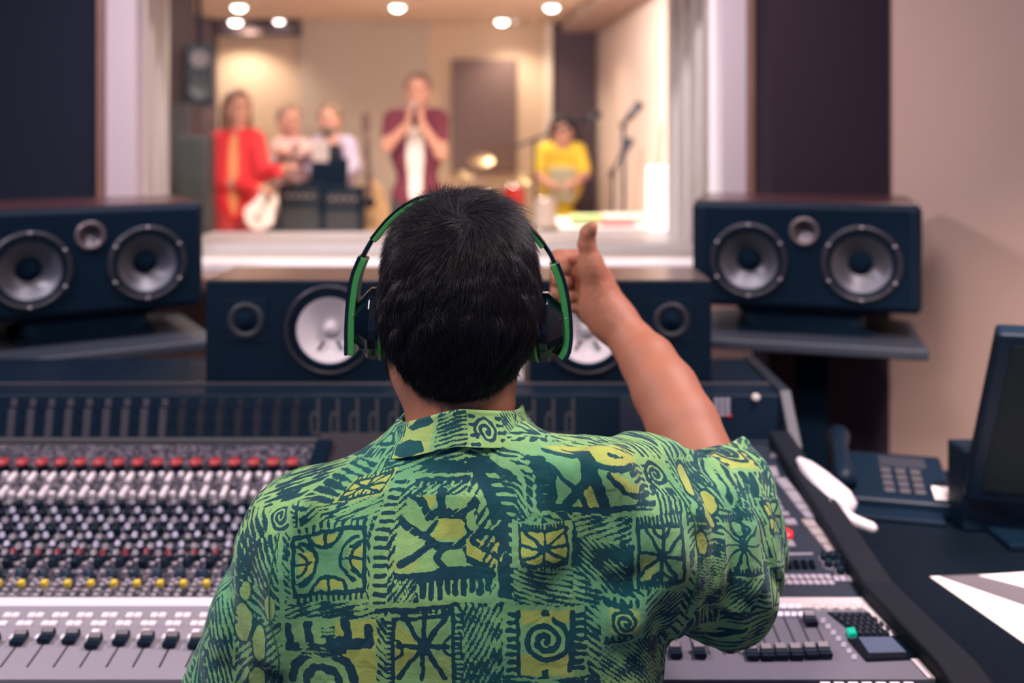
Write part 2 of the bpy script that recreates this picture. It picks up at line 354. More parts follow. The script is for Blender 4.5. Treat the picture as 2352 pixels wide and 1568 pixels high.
def ns(lab, xc, mir):
    W, Hh, D, Y = .346, .1945, .19, 1.893
    t = thing('near_field_speaker', lab, 'speaker', (xc, Y, .920), 0, 'white coned monitors on the meter bridge')
    u = mir*.063; v = Hh/2+.004; r = .0625; ax = (0, -1, 0)
    MB().box(-W/2+.002, W/2-.002, .003, D-.002, Hh-.001, Hh+.0015).build('top_veneer', mat('brown_gloss_veneer', (.085, .05, .05), .25, spec=.6, coat=.2), t, bevel=.0005)
    bore(MB().box(-W/2, W/2, 0, D, 0, Hh).build('cabinet', CAB, t, bevel=.003), [((u, 0, v), r*1.21, .05)])
    f = MB().lathe([(r*1.38, 0), (r*1.38, .004), (r*1.32, .006), (r*1.25, .005), (r*1.22, 0)], (u, 0, v), ax, 56).build('driver_frame', RING, t)
    MB().lathe([(r*1.22, .001), (r*1.12, .008), (r*1.0, .001), (r*1.0, -.003)], (u, 0, v), ax, 56).build('surround', BLKM, f)
    MB().lathe([(r, .0015), (r*.7, -.008), (r*.3, -.022), (.0001, -.024)], (u, 0, v), ax, 64).build('cone', WCONE, f)
    MB().lathe([(r*.29, -.021), (r*.25, -.012), (r*.14, -.006), (.0001, -.004)], (u, 0, v+.002), ax, 32).build('dust_cap', WCONE, f)
    for s in (-1, 1):
        MB().tube([(u+s*r*.2, .0105, v-r*.38), (u+s*r*.36, .0045, v-r*.62)], .0026, 8).build('lead_wire', BLKM, f)
    tx = -mir*.096; tv = v+.018
    tw = MB().lathe([(.035, 0), (.035, .003), (.031, .006), (.023, .004), (.021, 0)], (tx, 0, tv), ax, 40).build('tweeter_ring', mat('dim_ring', (.018, .02, .03), .55), t)
    MB().lathe([(.021, .0005), (.016, .006), (.0001, .010)], (tx, 0, tv), ax, 28).build('tweeter_dome', BLKM, tw)
    pl = MB().box(tx-.042, tx+.042, -.0015, .002, tv-.042, tv+.042)
    pl.build('tweeter_plate', BLK, t, bevel=.001)
ns('black monitor with white cone left of the engineer on the meter bridge', (681-1176)*1.893/F, 1)
ns('black monitor with white cone behind the raised hand on the meter bridge', (1426-1176)*1.893/F, -1)
# ================================================================ mixing console
con = thing('mixing_console', 'large mixing console with rows of knobs and silver fader panels before the engineer', 'mixing console', (0, 1.5, 0))
OY = 1.5
def CB(mb, name, m, parent=None, **k):
    mb.v = [(x, y-OY, z) if parent is None or parent is con or parent in CP else (x, y-OY, z) for x, y, z in mb.v]
    return mb.build(name, m, parent or con, **k)
CP = []
zE = lambda Y: .76+(Y-1.41)*.2414
zF = lambda Y: .7523-(1.378-Y)*.14
def E(px, py, dz=0):
    Y = 2242.2/(py-PY0+552.1); return Vector(((px-1176)*Y/F, Y, zE(Y)+dz))
def FD(px, py, dz=0):
    Y = 1922.5/(py-PY0+320.2); return Vector(((px-1176)*Y/F, Y, zF(Y)+dz))
nE = Vector((0, -.2414, 1)).normalized(); nF = Vector((0, -.14, 1)).normalized()
PANEL = mat('panel_slate', (.014, .022, .040), .5, spec=.4)
SILV = mat('silver_fader_panel', (.34, .31, .37), .45, metal=.15, noise=.03, nscale=8)
SILVD = mat('grey_fader_panel', (.17, .165, .21), .45, metal=.2, noise=.04, nscale=8)
XL, XC0, XC1 = -1.30, -.345, .10
def edge_x(Y): return float(np.interp(Y, [1.2167, 1.378, 1.726, 1.8], [.5175, .484, .456, .452]))
# legend printed panel: fine rows of marks
def legend_mat():
    m = bpy.data.materials.new('channel_strip_legend'); m.use_nodes = True; nt = m.node_tree; b = nt.nodes['Principled BSDF']; b.inputs['Roughness'].default_value = .5
    tc = nt.nodes.new('ShaderNodeTexCoord'); sp = nt.nodes.new('ShaderNodeSeparateXYZ'); nt.links.new(tc.outputs['Object'], sp.inputs[0])
    def mth(op, a, b2=None, c=None):
        n = nt.nodes.new('ShaderNodeMath'); n.operation = op
        for i, q in enumerate((a, b2, c)):
            if q is None: continue
            if isinstance(q, (int, float)): n.inputs[i].default_value = q
            else: nt.links.new(q, n.inputs[i])
        return n.outputs[0]
    fx = mth('FRACT', mth('MULTIPLY', mth('ADD', sp.outputs[0], .724+.0326/2), 1/.0326))
    line = mth('LESS_THAN', fx, .05)
    v = nt.nodes.new('ShaderNodeTexVoronoi'); v.feature = 'F1'; v.distance = 'CHEBYCHEV'
    mp = nt.nodes.new('ShaderNodeMapping'); mp.inputs['Scale'].default_value = (190, 170, 0); nt.links.new(tc.outputs['Object'], mp.inputs[0]); nt.links.new(mp.outputs[0], v.inputs['Vector']); v.inputs['Scale'].default_value = 1
    marks = mth('GREATER_THAN', v.outputs['Distance'], .47)
    tot = mth('MAXIMUM', line, marks)
    mx = nt.nodes.new('ShaderNodeMix'); mx.data_type = 'RGBA'; mx.inputs['A'].default_value = (.013, .018, .030, 1); mx.inputs['B'].default_value = (.15, .125, .16, 1)
    nt.links.new(tot, mx.inputs['Factor']); nt.links.new(mx.outputs['Result'], b.inputs['Base Color']); return m
LEG = legend_mat()
def plane_panel(pts, th):
    m = MB(); n = len(pts); m.add([tuple(p) for p in pts]+[(p[0], p[1], p[2]-th) for p in pts], [tuple(range(n)), tuple(range(n, 2*n))[::-1]]+[(i, n+i, n+(i+1) % n, (i+1) % n) for i in range(n)]); return m
def strip(x0, x1, Y0, Y1, zf, th=.012, dz=0): return plane_panel([(x0(Y0) if callable(x0) else x0, Y0, zf(Y0)+dz), (x1(Y0) if callable(x1) else x1, Y0, zf(Y0)+dz), (x1(Y1) if callable(x1) else x1, Y1, zf(Y1)+dz), (x0(Y1) if callable(x0) else x0, Y1, zf(Y1)+dz)], th)
CB(strip(XL, XC0, 1.381, 1.76, zE), 'channel_panel', LEG)
CB(strip(XL, XC0-.0, 1.2167, 1.378, zF), 'fader_panel', SILV)
CB(strip(XL, XC0, 1.359, 1.378, zF, .002, .0022), 'fader_panel_rim', mat('pale_rim', (.80, .76, .84), .45))
CB(strip(XC0, XC1, 1.381, 1.80, zE), 'centre_panel', mat('centre_panel_plum', (.026, .020, .028), .6))
CB(strip(XC0, edge_x, 1.2167, 1.378, zF), 'fader_panel', SILVD)
CB(strip(XC1+.0, edge_x, 1.381, 1.76, zE), 'control_panel', PANEL)
CB(strip(XC0, XC0+.028, 1.381, 1.76, zE, .02, .01), 'divider', BLKM)
CB(strip(.18, edge_x, 1.355, 1.378, zF, .002, .0022), 'fader_panel_rim', mat('warm_silver_rim', (.74, .66, .68), .4, metal=.2))
CB(strip(lambda Y: edge_x(Y)-.009, edge_x, 1.2167, 1.36, zF, .002, .0022), 'fader_panel_rim', MATS['warm_silver_rim'])
# chassis, armrest, side cheeks
body = MB(); body.add([(XL, 1.225, .62), (XL, 1.225, .71), (XL, 1.38, .735), (XL, 1.78, .83), (XL, 1.95, .83), (XL, 1.95, .62), (.50, 1.225, .62), (.50, 1.225, .71), (.47, 1.38, .735), (.45, 1.78, .83), (.45, 1.95, .83), (.50, 1.95, .62)],
    [(0, 1, 2, 3, 4, 5), (11, 10, 9, 8, 7, 6)]+[(i, i+6, (i+1) % 6+6, (i+1) % 6) for i in range(6)])
CB(body, 'chassis', BLK)
CB(MB().box(XL, .54, 1.185, 1.2155, .675, .7285), 'armrest', mat('black_leather', (.004, .013, .030), .5, bump=.3, bscale=300), bevel=.012, seg=4)
rail = MB(); ys = [1.15, 1.22, 1.38, 1.55, 1.70, 1.77]; zr = lambda Y: (zF(Y) if Y < 1.38 else zE(Y))+.022; n = len(ys)
wr = lambda Y: float(np.interp(Y, [1.15, 1.378, 1.77], [.055, .046, .038]))
v = []
for Y in ys: v += [(edge_x(Y)+.001, Y, .60), (edge_x(Y)+.001, Y, zr(Y)), (edge_x(Y)+.001+wr(Y), Y, zr(Y)), (edge_x(Y)+.001+wr(Y), Y, .60)]
f = [(0, 1, 2, 3), tuple(4*(n-1)+k for k in (3, 2, 1, 0))]+[(4*i+k, 4*i+4+k, 4*i+4+(k+1) % 4, 4*i+(k+1) % 4) for i in range(n-1) for k in range(4)]
RAIL = mat('side_rail_satin', (.006, .009, .016), .6, spec=.2)
CB(MB().add(v, f), 'side_rail', RAIL, bevel=.005, seg=3)
CB(MB().box(XL, XL+.05, 1.4, 1.9, 0, .63), 'support_leg', BLKM)
CB(MB().box(.42, .47, 1.4, 1.9, 0, .63), 'support_leg', BLKM)
# meter bridge
brx = .487; b0, b1 = (1.797, .838), (1.813, .920)
mbv = [(1.742, .835), (b0[0], b0[1]), (b1[0], b1[1]), (2.10, .920), (2.10, .80), (1.80, .80), (1.742, .827)]; n = 7
CB(MB().add([(XL, y, z) for y, z in mbv]+[(brx, y, z) for y, z in mbv], [tuple(range(n)), tuple(range(n, 2*n))[::-1]]+[(i, n+i, n+(i+1) % n, (i+1) % n) for i in range(n)]), 'meter_bridge', BLK, bevel=.003)
CB(MB().box(XL, brx, 1.876, 1.886, .9202, .924), 'bridge_trim', mat('bridge_trim_metal', (.10, .095, .11), .35, metal=.5), bevel=.001)
CB(MB().box(XL, XC0+.02, 1.788, 1.7965, .8385, .8465), 'bridge_lip', mat('lip_metal', (.14, .135, .15), .4, metal=.4), bevel=.001)
CB(MB().box(XL, XC0-.0, 1.746, 1.785, .8372, .8385), 'script_strip', mat('script_strip', (.05, .055, .07), .6), bevel=.001)
nB = Vector((0, -(b1[1]-b0[1]), b1[0]-b0[0])).normalized()
mB = (b1[0]-b0[0])/(b1[1]-b0[1])
def BR(px, py, dn=0):
    # point on the sloping bridge face seen at (px,py)
    k = (py-PY0)/F; z = (H0-k*(b0[0]-mB*b0[1]))/(1+k*mB); Y = b0[0]+mB*(z-b0[1])
    return Vector(((px-1176)*Y/F, Y, z))+nB*dn
def quad(fn, x0, y0, x1, y1, dz=0):
    # corner order counter-clockwise seen from above; x spans taken at the mid depth
    a, b = fn((x0), y1), fn((x1), y1); c, d = fn(x1, y0), fn(x0, y0)
    return a, b, c, d
METER = mat('meter_ladder', (.035, .036, .046), .5, noise=.9, nscale=1, stretch=(1, 260, 260)); LEDM = mat('meter_label', (.12, .11, .13), .5)
dxB = 43.4
for i in range(17):
    px = 28+dxB*i
    if i < 16:
        cx = BR(px, 960).x
        if cx > XC0-.01: break
        m = MB()
        for k in range(13):
            y = 940+k*5; p = BR(px, y); m.box(cx-.0075, cx+.0055, p.y-.001, p.y+.002, p.z-.0012, p.z+.0008)
        for k, y in enumerate((918, 924, 930)): p = BR(px, y); m.box(cx-.004, cx+.007, p.y-.0015, p.y+.002, p.z-.0012, p.z+.0012)
        CB(m, 'level_meter', LEDM if i < 9 else METER)
        m = MB()
        for (ya, yb) in ((935, 948), (966, 980)):
            q = [BR(px+18, yb), BR(px+30, yb), BR(px+30, ya), BR(px+18, ya)]; m.slab(q, .001, .02)
        CB(m, 'meter_window', GLOSS)
for i in range(14):
    px = 715+i*45
    if 930 < px < 1200 or px > 1400: continue
    m = MB()
    for (xa, ya, xb, yb) in ((12, 915, 20, 1000), (0, 945, 12, 955), (0, 990, 12, 1000), (-3, 955, 3, 990)):
        m.slab([BR(px+xa, yb), BR(px+xb, yb), BR(px+xb, ya), BR(px+xa, ya)], .0008, .02)
    CB(m, 'meter_outline', mat('dim_print', (.028, .03, .036), .6))
m = MB()
for r in range(4):
    for c in range(3): m.slab([BR(1640+c*13, 914+r*11+8), BR(1650+c*13, 914+r*11+8), BR(1650+c*13, 914+r*11), BR(1640+c*13, 914+r*11)], .003, .1)
CB(m, 'keypad', mat('grey_keys', (.33, .31, .38), .5))
CB(MB().slab([BR(1424, 1000), BR(1480, 1000), BR(1480, 905), BR(1424, 905)], .001, .02), 'display_panel', mat('display_panel', (.018, .024, .04), .4))
p = BR(1735, 912); CB(MB().lathe([(.007, 0), (.007, .008), (.005, .010), (.0001, .010)], p, nB, 20), 'bridge_knob', mat('ivory_plastic', (.62, .56, .52), .4))
p = BR(1675, 955); CB(MB().lathe([(.004, 0), (.004, .004), (.0001, .005)], p+Vector((0, 0, 0)), nB, 12), 'indicator_light', mat('red_indicator', (.35, .01, .01), .4))
# bridge right end cheek
CB(MB().add([(brx+.001, y, z) for y, z in [(1.742, .80), (1.742, .845), (1.818, .927), (2.10, .927), (2.10, .80)]]+[(brx+.022, y, z) for y, z in [(1.742, .80), (1.742, .845), (1.818, .927), (2.10, .927), (2.10, .80)]],
    [(0, 1, 2, 3, 4), (9, 8, 7, 6, 5)]+[(i, i+5, (i+1) % 5+5, (i+1) % 5) for i in range(5)]), 'bridge_cheek', mat('cheek_slate', (.014, .020, .034), .5), bevel=.002)
# ---- channel strips
KN = {}
def knob_mesh(key, prof, m, seg=14, cap_m=None, cap_from=None):
    me_mb = MB().lathe(prof, (0, 0, 0), (0, 0, 1), seg)
    o = me_mb.build('tmp', m, None); me = o.data; SC.collection.objects.unlink(o); bpy.data.objects.remove(o)
    if cap_m:
        me.materials.append(cap_m)
        for p in me.polygons:
            if p.center.z > cap_from: p.material_index = 1
    me.name = key; KN[key] = me
LIL = mat('lilac_cap', (.44, .42, .56), .4); WHT = mat('white_button', (.95, .86, .90), .35, spec=.5); REDK = mat('red_knob_cap', (.42, .04, .05), .35)
GRYC = mat('grey_cap', (.26, .23, .27), .45); YEL = mat('yellow_button', (.85, .62, .08), .4); DKRED = mat('dark_red_cap', (.20, .012, .03), .4); BLUK = mat('deep_blue_cap', (.010, .028, .06), .4)
knob_mesh('knob_lilac', [(.0068, 0), (.0062, .007), (.0040, .0075), (.0037, .0135), (.0001, .0145)], BLK, 12, LIL, .0078)
knob_mesh('knob_grey', [(.0066, 0), (.0060, .006), (.0044, .0065), (.0040, .012), (.0001, .013)], BLK, 12, GRYC, .0068)
knob_mesh('knob_black', [(.0070, 0), (.0064, .010), (.0050, .0125), (.0001, .013)], BLK, 12)
knob_mesh('knob_red_small', [(.0068, 0), (.0062, .008), (.0042, .0085), (.0038, .0145), (.0001, .0155)], BLK, 12, DKRED, .0088)
knob_mesh('knob_red', [(.0090, 0), (.0088, .010), (.0108, .013), (.0098, .0175), (.0001, .019)], BLK, 16, REDK, .012)
knob_mesh('knob_blue', [(.0075, 0), (.0068, .010), (.0050, .0125), (.0001, .013)], BLUK, 12)
def btn_mesh(key, w, l, h, m):
    o = MB().slab([(-w/2, -l/2, 0), (w/2, -l/2, 0), (w/2, l/2, 0), (-w/2, l/2, 0)], h, .18).build('tmp', m); me = o.data; SC.collection.objects.unlink(o); bpy.data.objects.remove(o); me.name = key; KN[key] = me
btn_mesh('btn_white', .0075, .0078, .0075, WHT); btn_mesh('btn_grey', .0062, .005, .004, mat('grey_button', (.40, .35, .40), .45)); btn_mesh('btn_yellow', .0085, .008, .008, YEL)
btn_mesh('btn_fader', .0090, .0090, .0045, WHT)
tE = math.atan(.2414); tF = math.atan(.14)
items = []   # (kind name, mesh key, x, Y, tilt, zfun)
rng = random.Random(3)
for i in range(-6, 12):
    xb = -.724+.0326*i
    def at(nm, key, dx, py):
        Y = 2242.2/(py-PY0+552.1)
        if xb+dx < XC0-.004: items.append((nm, key, xb+dx, Y, tE, zE))
    at('knob', 'knob_red', -.006, 1078)
    for dy in (0, 6, 12): at('push_button', 'btn_white', -.009, 1096+dy)
    at('push_button', 'btn_white', .008, 1095)
    for dy in (0, 8, 16): at('push_button', 'btn_white', -.004, 1127+dy)
    at('push_button', 'btn_white', .012, 1139)
    for k, (py, ky, kb) in enumerate([(1163, 'knob_grey', 'knob_black'), (1184, 'knob_lilac', 'knob_black'), (1203, 'knob_lilac', 'knob_grey'), (1222, 'knob_lilac', 'knob_black'), (1242, 'knob_lilac', 'knob_grey'), (1264, 'knob_lilac', 'knob_grey')]):
        at('knob', ky, (-.0095, .0072)[k % 2], py); at('knob', kb, (.0072, -.0095)[k % 2], py+3)
    at('knob', 'knob_red_small', -.006, 1284); at('knob', 'knob_grey', .010, 1282)
    at('knob', 'knob_black', -.0075, 1300); at('push_button', 'btn_grey', .006, 1298); at('push_button', 'btn_grey', .012, 1290)
    at('knob', 'knob_blue', -.011, 1325); at('push_button', 'btn_grey', .0055, 1316)
    at('push_button', 'btn_yellow', .0, 1345)
    for (dx, py) in ((-.017, 1336), (-.017, 1346), (-.0105, 1330), (-.017, 1358), (-.002, 1360), (-.010, 1342), (-.017, 1369), (-.002, 1370)): at('push_button', 'btn_grey', dx, py)
for i in range(-3, 9):
    for (dx, py) in ((-32, 1417), (-13, 1417), (-44, 1436), (-26, 1436), (-31, 1455), (-36, 1467)):
        Y = 1922.5/(py-PY0+320.2); x = (59+57.8*i+dx-1176)*Y/F
        x = (59+57.8*i-1176)*1.303/F + (dx+10)*Y/F + .004
        items.append(('push_button', 'btn_fader', x, Y, tF, zF))
def vis(it):
    px = 1176+it[2]*F/it[3]; return 0 <= px < 720
items.sort(key=lambda it: (not vis(it), it[3]))
count = {}; rest = {}
for nm, key, x, Y, tl, zf in items:
    c = count.get(nm, 0); loc = (x, Y-OY, zf(Y)+.0002)
    if c < 99:
        o = bpy.data.objects.new(nm, KN[key]); link(o, con); o.location = loc; o.rotation_euler = (tl, 0, rng.uniform(-.1, .1) if nm == 'push_button' else rng.uniform(0, 6)); count[nm] = c+1
        if nm == 'push_button': o.rotation_euler = (tl, 0, 0)
    else: rest.setdefault(nm, []).append((key, loc, tl))
for nm, lst in rest.items():
    bm = bmesh.new(); mats = []
    for key, loc, tl in lst:
        me = KN[key]; n0 = len(bm.faces); nv0 = len(bm.verts); bm.from_mesh(me); bm.verts.ensure_lookup_table(); bm.faces.ensure_lookup_table()
        M = Matrix.Translation(loc) @ Matrix.Rotation(tl, 4, 'X')
        for v_ in bm.verts[nv0:]: v_.co = M @ v_.co
        for f_ in bm.faces[n0:]:
            mm = me.materials[f_.material_index]
            if mm not in mats: mats.append(mm)
            f_.material_index = mats.index(mm)
    me = bpy.data.meshes.new(nm+'_rows'); bm.to_mesh(me); bm.free()
    for mm in mats: me.materials.append(mm)
    o = bpy.data.objects.new(nm+'_rows', me); link(o, con); o['kind'] = 'stuff'
# ---- faders
def fader_cap(parent, x, Y, zf, tl, big=1):
    z = zf(Y); w, l, h = .0085*big, .0105*big, .0115
    m = MB(); M = Matrix.Translation((x, Y, z)) @ Matrix.Rotation(tl, 4, 'X')
    pr = [(-l, .002), (-l*.95, .0085), (-l*.35, .0074), (0, .0072), (l*.35, .010), (l*.85, h), (l, .002)]
    n = len(pr); v = [M @ Vector((sx*w, a, b)) for sx in (-1, 1) for a, b in pr]
    m.add([tuple(q) for q in v], [tuple(range(n)), tuple(range(n, 2*n))[::-1]]+[(i, n+i, n+(i+1) % n, (i+1) % n) for i in range(n)])
    o = CB(m, 'fader_knob', BLK, parent, bevel=.0008)
    g = MB(); v = [M @ Vector((sx*w*.8, a, b)) for sx in (-1, 1) for a, b in ((l*.2, .0098), (l*.85, .0124), (l*.85, .010), (l*.2, .0082))]
    g.add([tuple(q) for q in v], [(0, 1, 2, 3), (7, 6, 5, 4), (0, 4, 5, 1), (1, 5, 6, 2)]); g.v = [(a, b-OY, c) for a, b, c in g.v]; g.build('knob_ridge', mat('ridge_grey', (.16, .135, .16), .5), o)
def slot(x, Ya, Yb, zf):
    w = .0012; CB(MB().add([(x-w, Ya, zf(Ya)+.0006), (x+w, Ya, zf(Ya)+.0006), (x+w, Yb, zf(Yb)+.0006), (x-w, Yb, zf(Yb)+.0006)], [(0, 1, 2, 3)]), 'fader_slot', mat('slot_dark', (.02, .024, .034), .6))
for i in range(-3, 9):
    x = (59+57.8*i-1176)*1.303/F; Y = 1922.5/((1474+2.5*(i % 4)-(8 if i in (1, 2) else 0))-PY0+320.2)
    fader_cap(con, x, Y, zF, tF); slot(x, 1.238, Y, zF)
for (px, py) in ((1622, 1452), (1655, 1452), (1861, 1430), (1606, 1503), (1551, 1503), (1727, 1507), (1762, 1507), (1795, 1506), (1829, 1506), (1862, 1504), (1893, 1503)):
    p = FD(px, py); fader_cap(con, p.x, p.y, zF, tF, .95)
for k in range(11):
    p = FD(1560+34.5*k, 1500); slot(p.x, 1.262, 1.342, zF)
# small bright keys of the right fader panel
WK = mat('lilac_white_key', (.92, .86, 1.0), .4); WK2 = mat('warm_white_key', (.66, .56, .56), .4)
m = MB()
for k in range(17): m.slab(quad(FD, 1560+17*k-5, 1390, 1560+17*k+8, 1400), .003, .15)
for k in range(20): m.slab(quad(FD, 1560+15.5*k-6, 1408, 1560+15.5*k+6, 1418), .003, .15)
CB(m, 'key_row', WK)
m = MB()
for k in range(5):
    p = FD(1876+28*k, 1396); m.lathe([(.006, 0), (.0055, .003), (.0001, .004)], p, nF, 14)
CB(m, 'round_key_row', WK2)
m = MB()
for k in range(7): m.slab(quad(FD, 1884+k*12, 1420+k*14, 1896+k*12, 1431+k*14), .0015, .1)
CB(m, 'key_column', mat('pale_lilac_key', (.36, .33, .42), .5))
CB(MB().slab([FD(1972, 1465), FD(2070, 1465), FD(2002, 1408), FD(1900, 1408)], .002, .01), 'keypad_plate', BLK)
for r in range(5):
    for c in range(6):
        a = FD(1913+15.6*c+14*r, 1414+10*r); b = FD(1913+15.6*c+14*r+12, 1414+10*r+8)
        CB(MB().slab([(a.x, b.y, b.z+.002), (b.x, b.y, b.z+.002), (b.x, a.y, a.z+.002), (a.x, a.y, a.z+.002)], .0035, .15), 'key', mat('dark_key', (.022, .024, .034), .45))
CB(MB().slab([FD(1990, 1520), FD(2112, 1515), FD(2062, 1464), FD(1946, 1470)], .004, .03), 'screen_bezel', GLOSS)
CB(MB().slab([FD(1996, 1507, .0042), FD(2082, 1505, .0042), FD(2048, 1470, .0042), FD(1972, 1471, .0042)], .0006, .01), 'touch_screen', mat('blue_grey_screen', (.075, .09, .14), .2, spec=.7, emit=(.10, .13, .22), estr=.35))
CB(MB().slab([FD(1950, 1468, .002), FD(1968, 1466, .002), FD(1962, 1452, .002), FD(1943, 1454, .002)], .006, .12), 'green_button', mat('green_button', (.0, .42, .27), .35, emit=(0, .6, .4), estr=.25))
# front lip keys on the armrest
for k in range(7):
    x = (1918+33*k-1176)*1.17/F
    CB(MB().slab([(x-.006, 1.192, .7287), (x+.006, 1.192, .7287), (x+.006, 1.209, .7287), (x-.006, 1.209, .7287)], .003, .1), 'lip_key', WK)
# right control panel
KEYG = mat('keycap_grey', (.27, .25, .30), .5); KEYW = mat('keycap_warm', (.32, .27, .28), .5)
def keyq(q, m=KEYG, h=.005, name='key_block'): CB(MB().slab([E(*p) for p in q], h, .06), name, m)
keyq([(1742, 1098), (1790, 1098), (1782, 1076), (1734, 1076)])
for (xa, ya, xb, yb, w) in ((1778, 1102, 1800, 1128, 26), (1802, 1131, 1822, 1158, 27), (1824, 1161, 1836, 1176, 28), (1838, 1178, 1852, 1194, 28)): keyq([(xb, yb), (xb+w, yb), (xa+w, ya), (xa, ya)])
for k in range(4):
    xa, ya = 1840+15.5*k, 1198+19*k; keyq([(xa+13, ya+17), (xa+41, ya+17), (xa+28, ya), (xa, ya)], KEYW)
for (xa, ya, w, h) in ((1748, 1116, 22, 20), (1757, 1143, 26, 18), (1768, 1165, 26, 12), (1771, 1180, 38, 9), (1798, 1196, 26, 14), (1748, 1195, 24, 16), (1800, 1246, 20, 14), (1745, 1262, 18, 10), (1716, 1150, 20, 14), (1722, 1176, 22, 12)):
    keyq([(xa+h*.6, ya+h), (xa+w+h*.6, ya+h), (xa+w, ya), (xa, ya)])
keyq([(1790, 1276), (1868, 1274), (1866, 1270), (1788, 1271)], KEYG, .001, 'panel_line')
q = E(1803, 1230); CB(MB().lathe([(.0115, 0), (.0115, .006), (.010, .0075), (.0001, .0078)], q, nE, 24), 'red_button', mat('red_button', (.78, .02, .03), .35, emit=(1, .03, .03), estr=.25))
m = MB()
for r in range(2):
    for c in range(9): xa, ya = 1764+16*c+7*r, 1322+13*r; m.slab([E(xa+7, ya+10), E(xa+19, ya+10), E(xa+13, ya), E(xa, ya)], .003, .1)
for c in range(3): xa, ya = 1912+15*c, 1325; m.slab([E(xa+6, ya+12), E(xa+18, ya+12), E(xa+12, ya), E(xa, ya)], .003, .1)
CB(m, 'key_row', mat('lilac_keys', (.40, .35, .42), .5))
for (px, py) in ((1893, 1284), (1912, 1284), (1930, 1286), (1902, 1300), (1924, 1302), (1944, 1302), (1930, 1316)):
    CB(MB().lathe([(.0062, 0), (.0055, .011), (.0001, .012)], E(px, py), nE, 16), 'knob_small', BLK)
    CB(MB().lathe([(.008, 0), (.008, .0012), (.0001, .0013)], E(px, py), nE, 16), 'knob_scale', KEYG)
for k in range(6): CB(MB().slab([E(1772+18*k, 1308), E(1784+18*k, 1308), E(1778+18*k, 1290), E(1766+18*k, 1290)], .004, .05), 'display_slot', GLOSS)
for k in range(3): CB(MB().slab([E(1728+13*k+8, 1352), E(1728+13*k+12, 1352), E(1728+13*k, 1330), E(1728+13*k-4, 1330)], .002, .05), 'legend_mark', mat('dim_lilac', (.10, .10, .15), .5))
CB(MB().slab([E(1768, 1052), E(1828, 1052), E(1826, 1042), E(1772, 1042)], .002, .02), 'corner_plate', mat('corner_plate', (.16, .15, .18), .45))

wb = MB().add([(-.225, 1.915, .9205), (.022, 1.915, .9205), (.022, 1.945, 1.03), (-.225, 1.945, 1.03), (-.225, 1.921, .9205), (.022, 1.921, .9205), (.022, 1.951, 1.03), (-.225, 1.951, 1.03)], [(0, 1, 2, 3), (7, 6, 5, 4), (0, 4, 5, 1), (1, 5, 6, 2), (2, 6, 7, 3), (3, 7, 4, 0)])
tag(wb.build('card', mat('white_card_board', (.75, .68, .70), .7)), 'white card leaning between the two white coned monitors behind the head', 'card')

CB(strip(XC0+.05, XC1-.02, 1.50, 1.70, zE, .006, .007), 'centre_screen', mat('centre_screen', (.010, .012, .020), .35), bevel=.002)
for k in range(6):
    for r in range(3): CB(MB().lathe([(.0062, 0), (.0055, .011), (.0001, .012)], (.13+.03*k, 1.43+.045*r, zE(1.43+.045*r)), nE, 14), 'knob_small', BLK)
for k in range(8): CB(MB().slab([(.115+.024*k, 1.60, zE(1.60)), (.131+.024*k, 1.60, zE(1.60)), (.131+.024*k, 1.612, zE(1.612)), (.115+.024*k, 1.612, zE(1.612))], .003, .1), 'key', MATS['keycap_grey'])
# ================================================================ desk on the right with its things
WOODD = mat('dark_desk_laminate', (.0028, .007, .014), .55, spec=.12, noise=.2, nscale=6)
dk = thing('side_desk', 'dark side desk right of the console carrying phone and papers', 'desk', (1.1, 1.6, 0))
MB().prism([(-.535, -.45), (.50, -.45), (.36, .34), (-.56, .34), (-.575, .0)], .715, .74).build('desk_top', WOODD, dk, bevel=.004)
for x in (-.5, .15):
    for y in (-.4, .26): MB().box(x, x+.05, y, y+.05, 0, .715).build('leg', BLKM, dk)
# papers
PAP = mat('white_paper', (.86, .78, .76), .7, noise=.03, nscale=5); PAPG = mat('grey_paper', (.13, .115, .135), .6)
def D(px, py, z=.74):
    Y = (H0-z)*F/(py-PY0); return Vector(((px-1176)*Y/F, Y, z))
def sheet(name, pts, z, m, lab, cat):
    v = [D(px, py, z) for px, py in pts]; o = MB(); n = len(v)
    o.add([(p.x, p.y, z) for p in v]+[(p.x, p.y, z+.0012) for p in v], [tuple(range(n))[::-1], tuple(range(n, 2*n))]+[(i, (i+1) % n, n+(i+1) % n, n+i) for i in range(n)])
    return tag(o.build(name, m), lab, cat)
sheet('paper_sheet', [(2136, 1325), (2400, 1512), (2520, 1440), (2260, 1322)], .7405, PAP, 'white paper sheet lowest of the stack on the side desk', 'paper')
sheet('folder', [(2160, 1324), (2440, 1420), (2560, 1370), (2262, 1320)], .742, PAPG, 'dark grey folder lying between two white sheets on the side desk', 'folder')
sheet('paper_sheet', [(2248, 1322), (2480, 1382), (2620, 1330), (2400, 1312)], .7436, PAP, 'white paper sheet on top of the dark grey folder', 'paper')
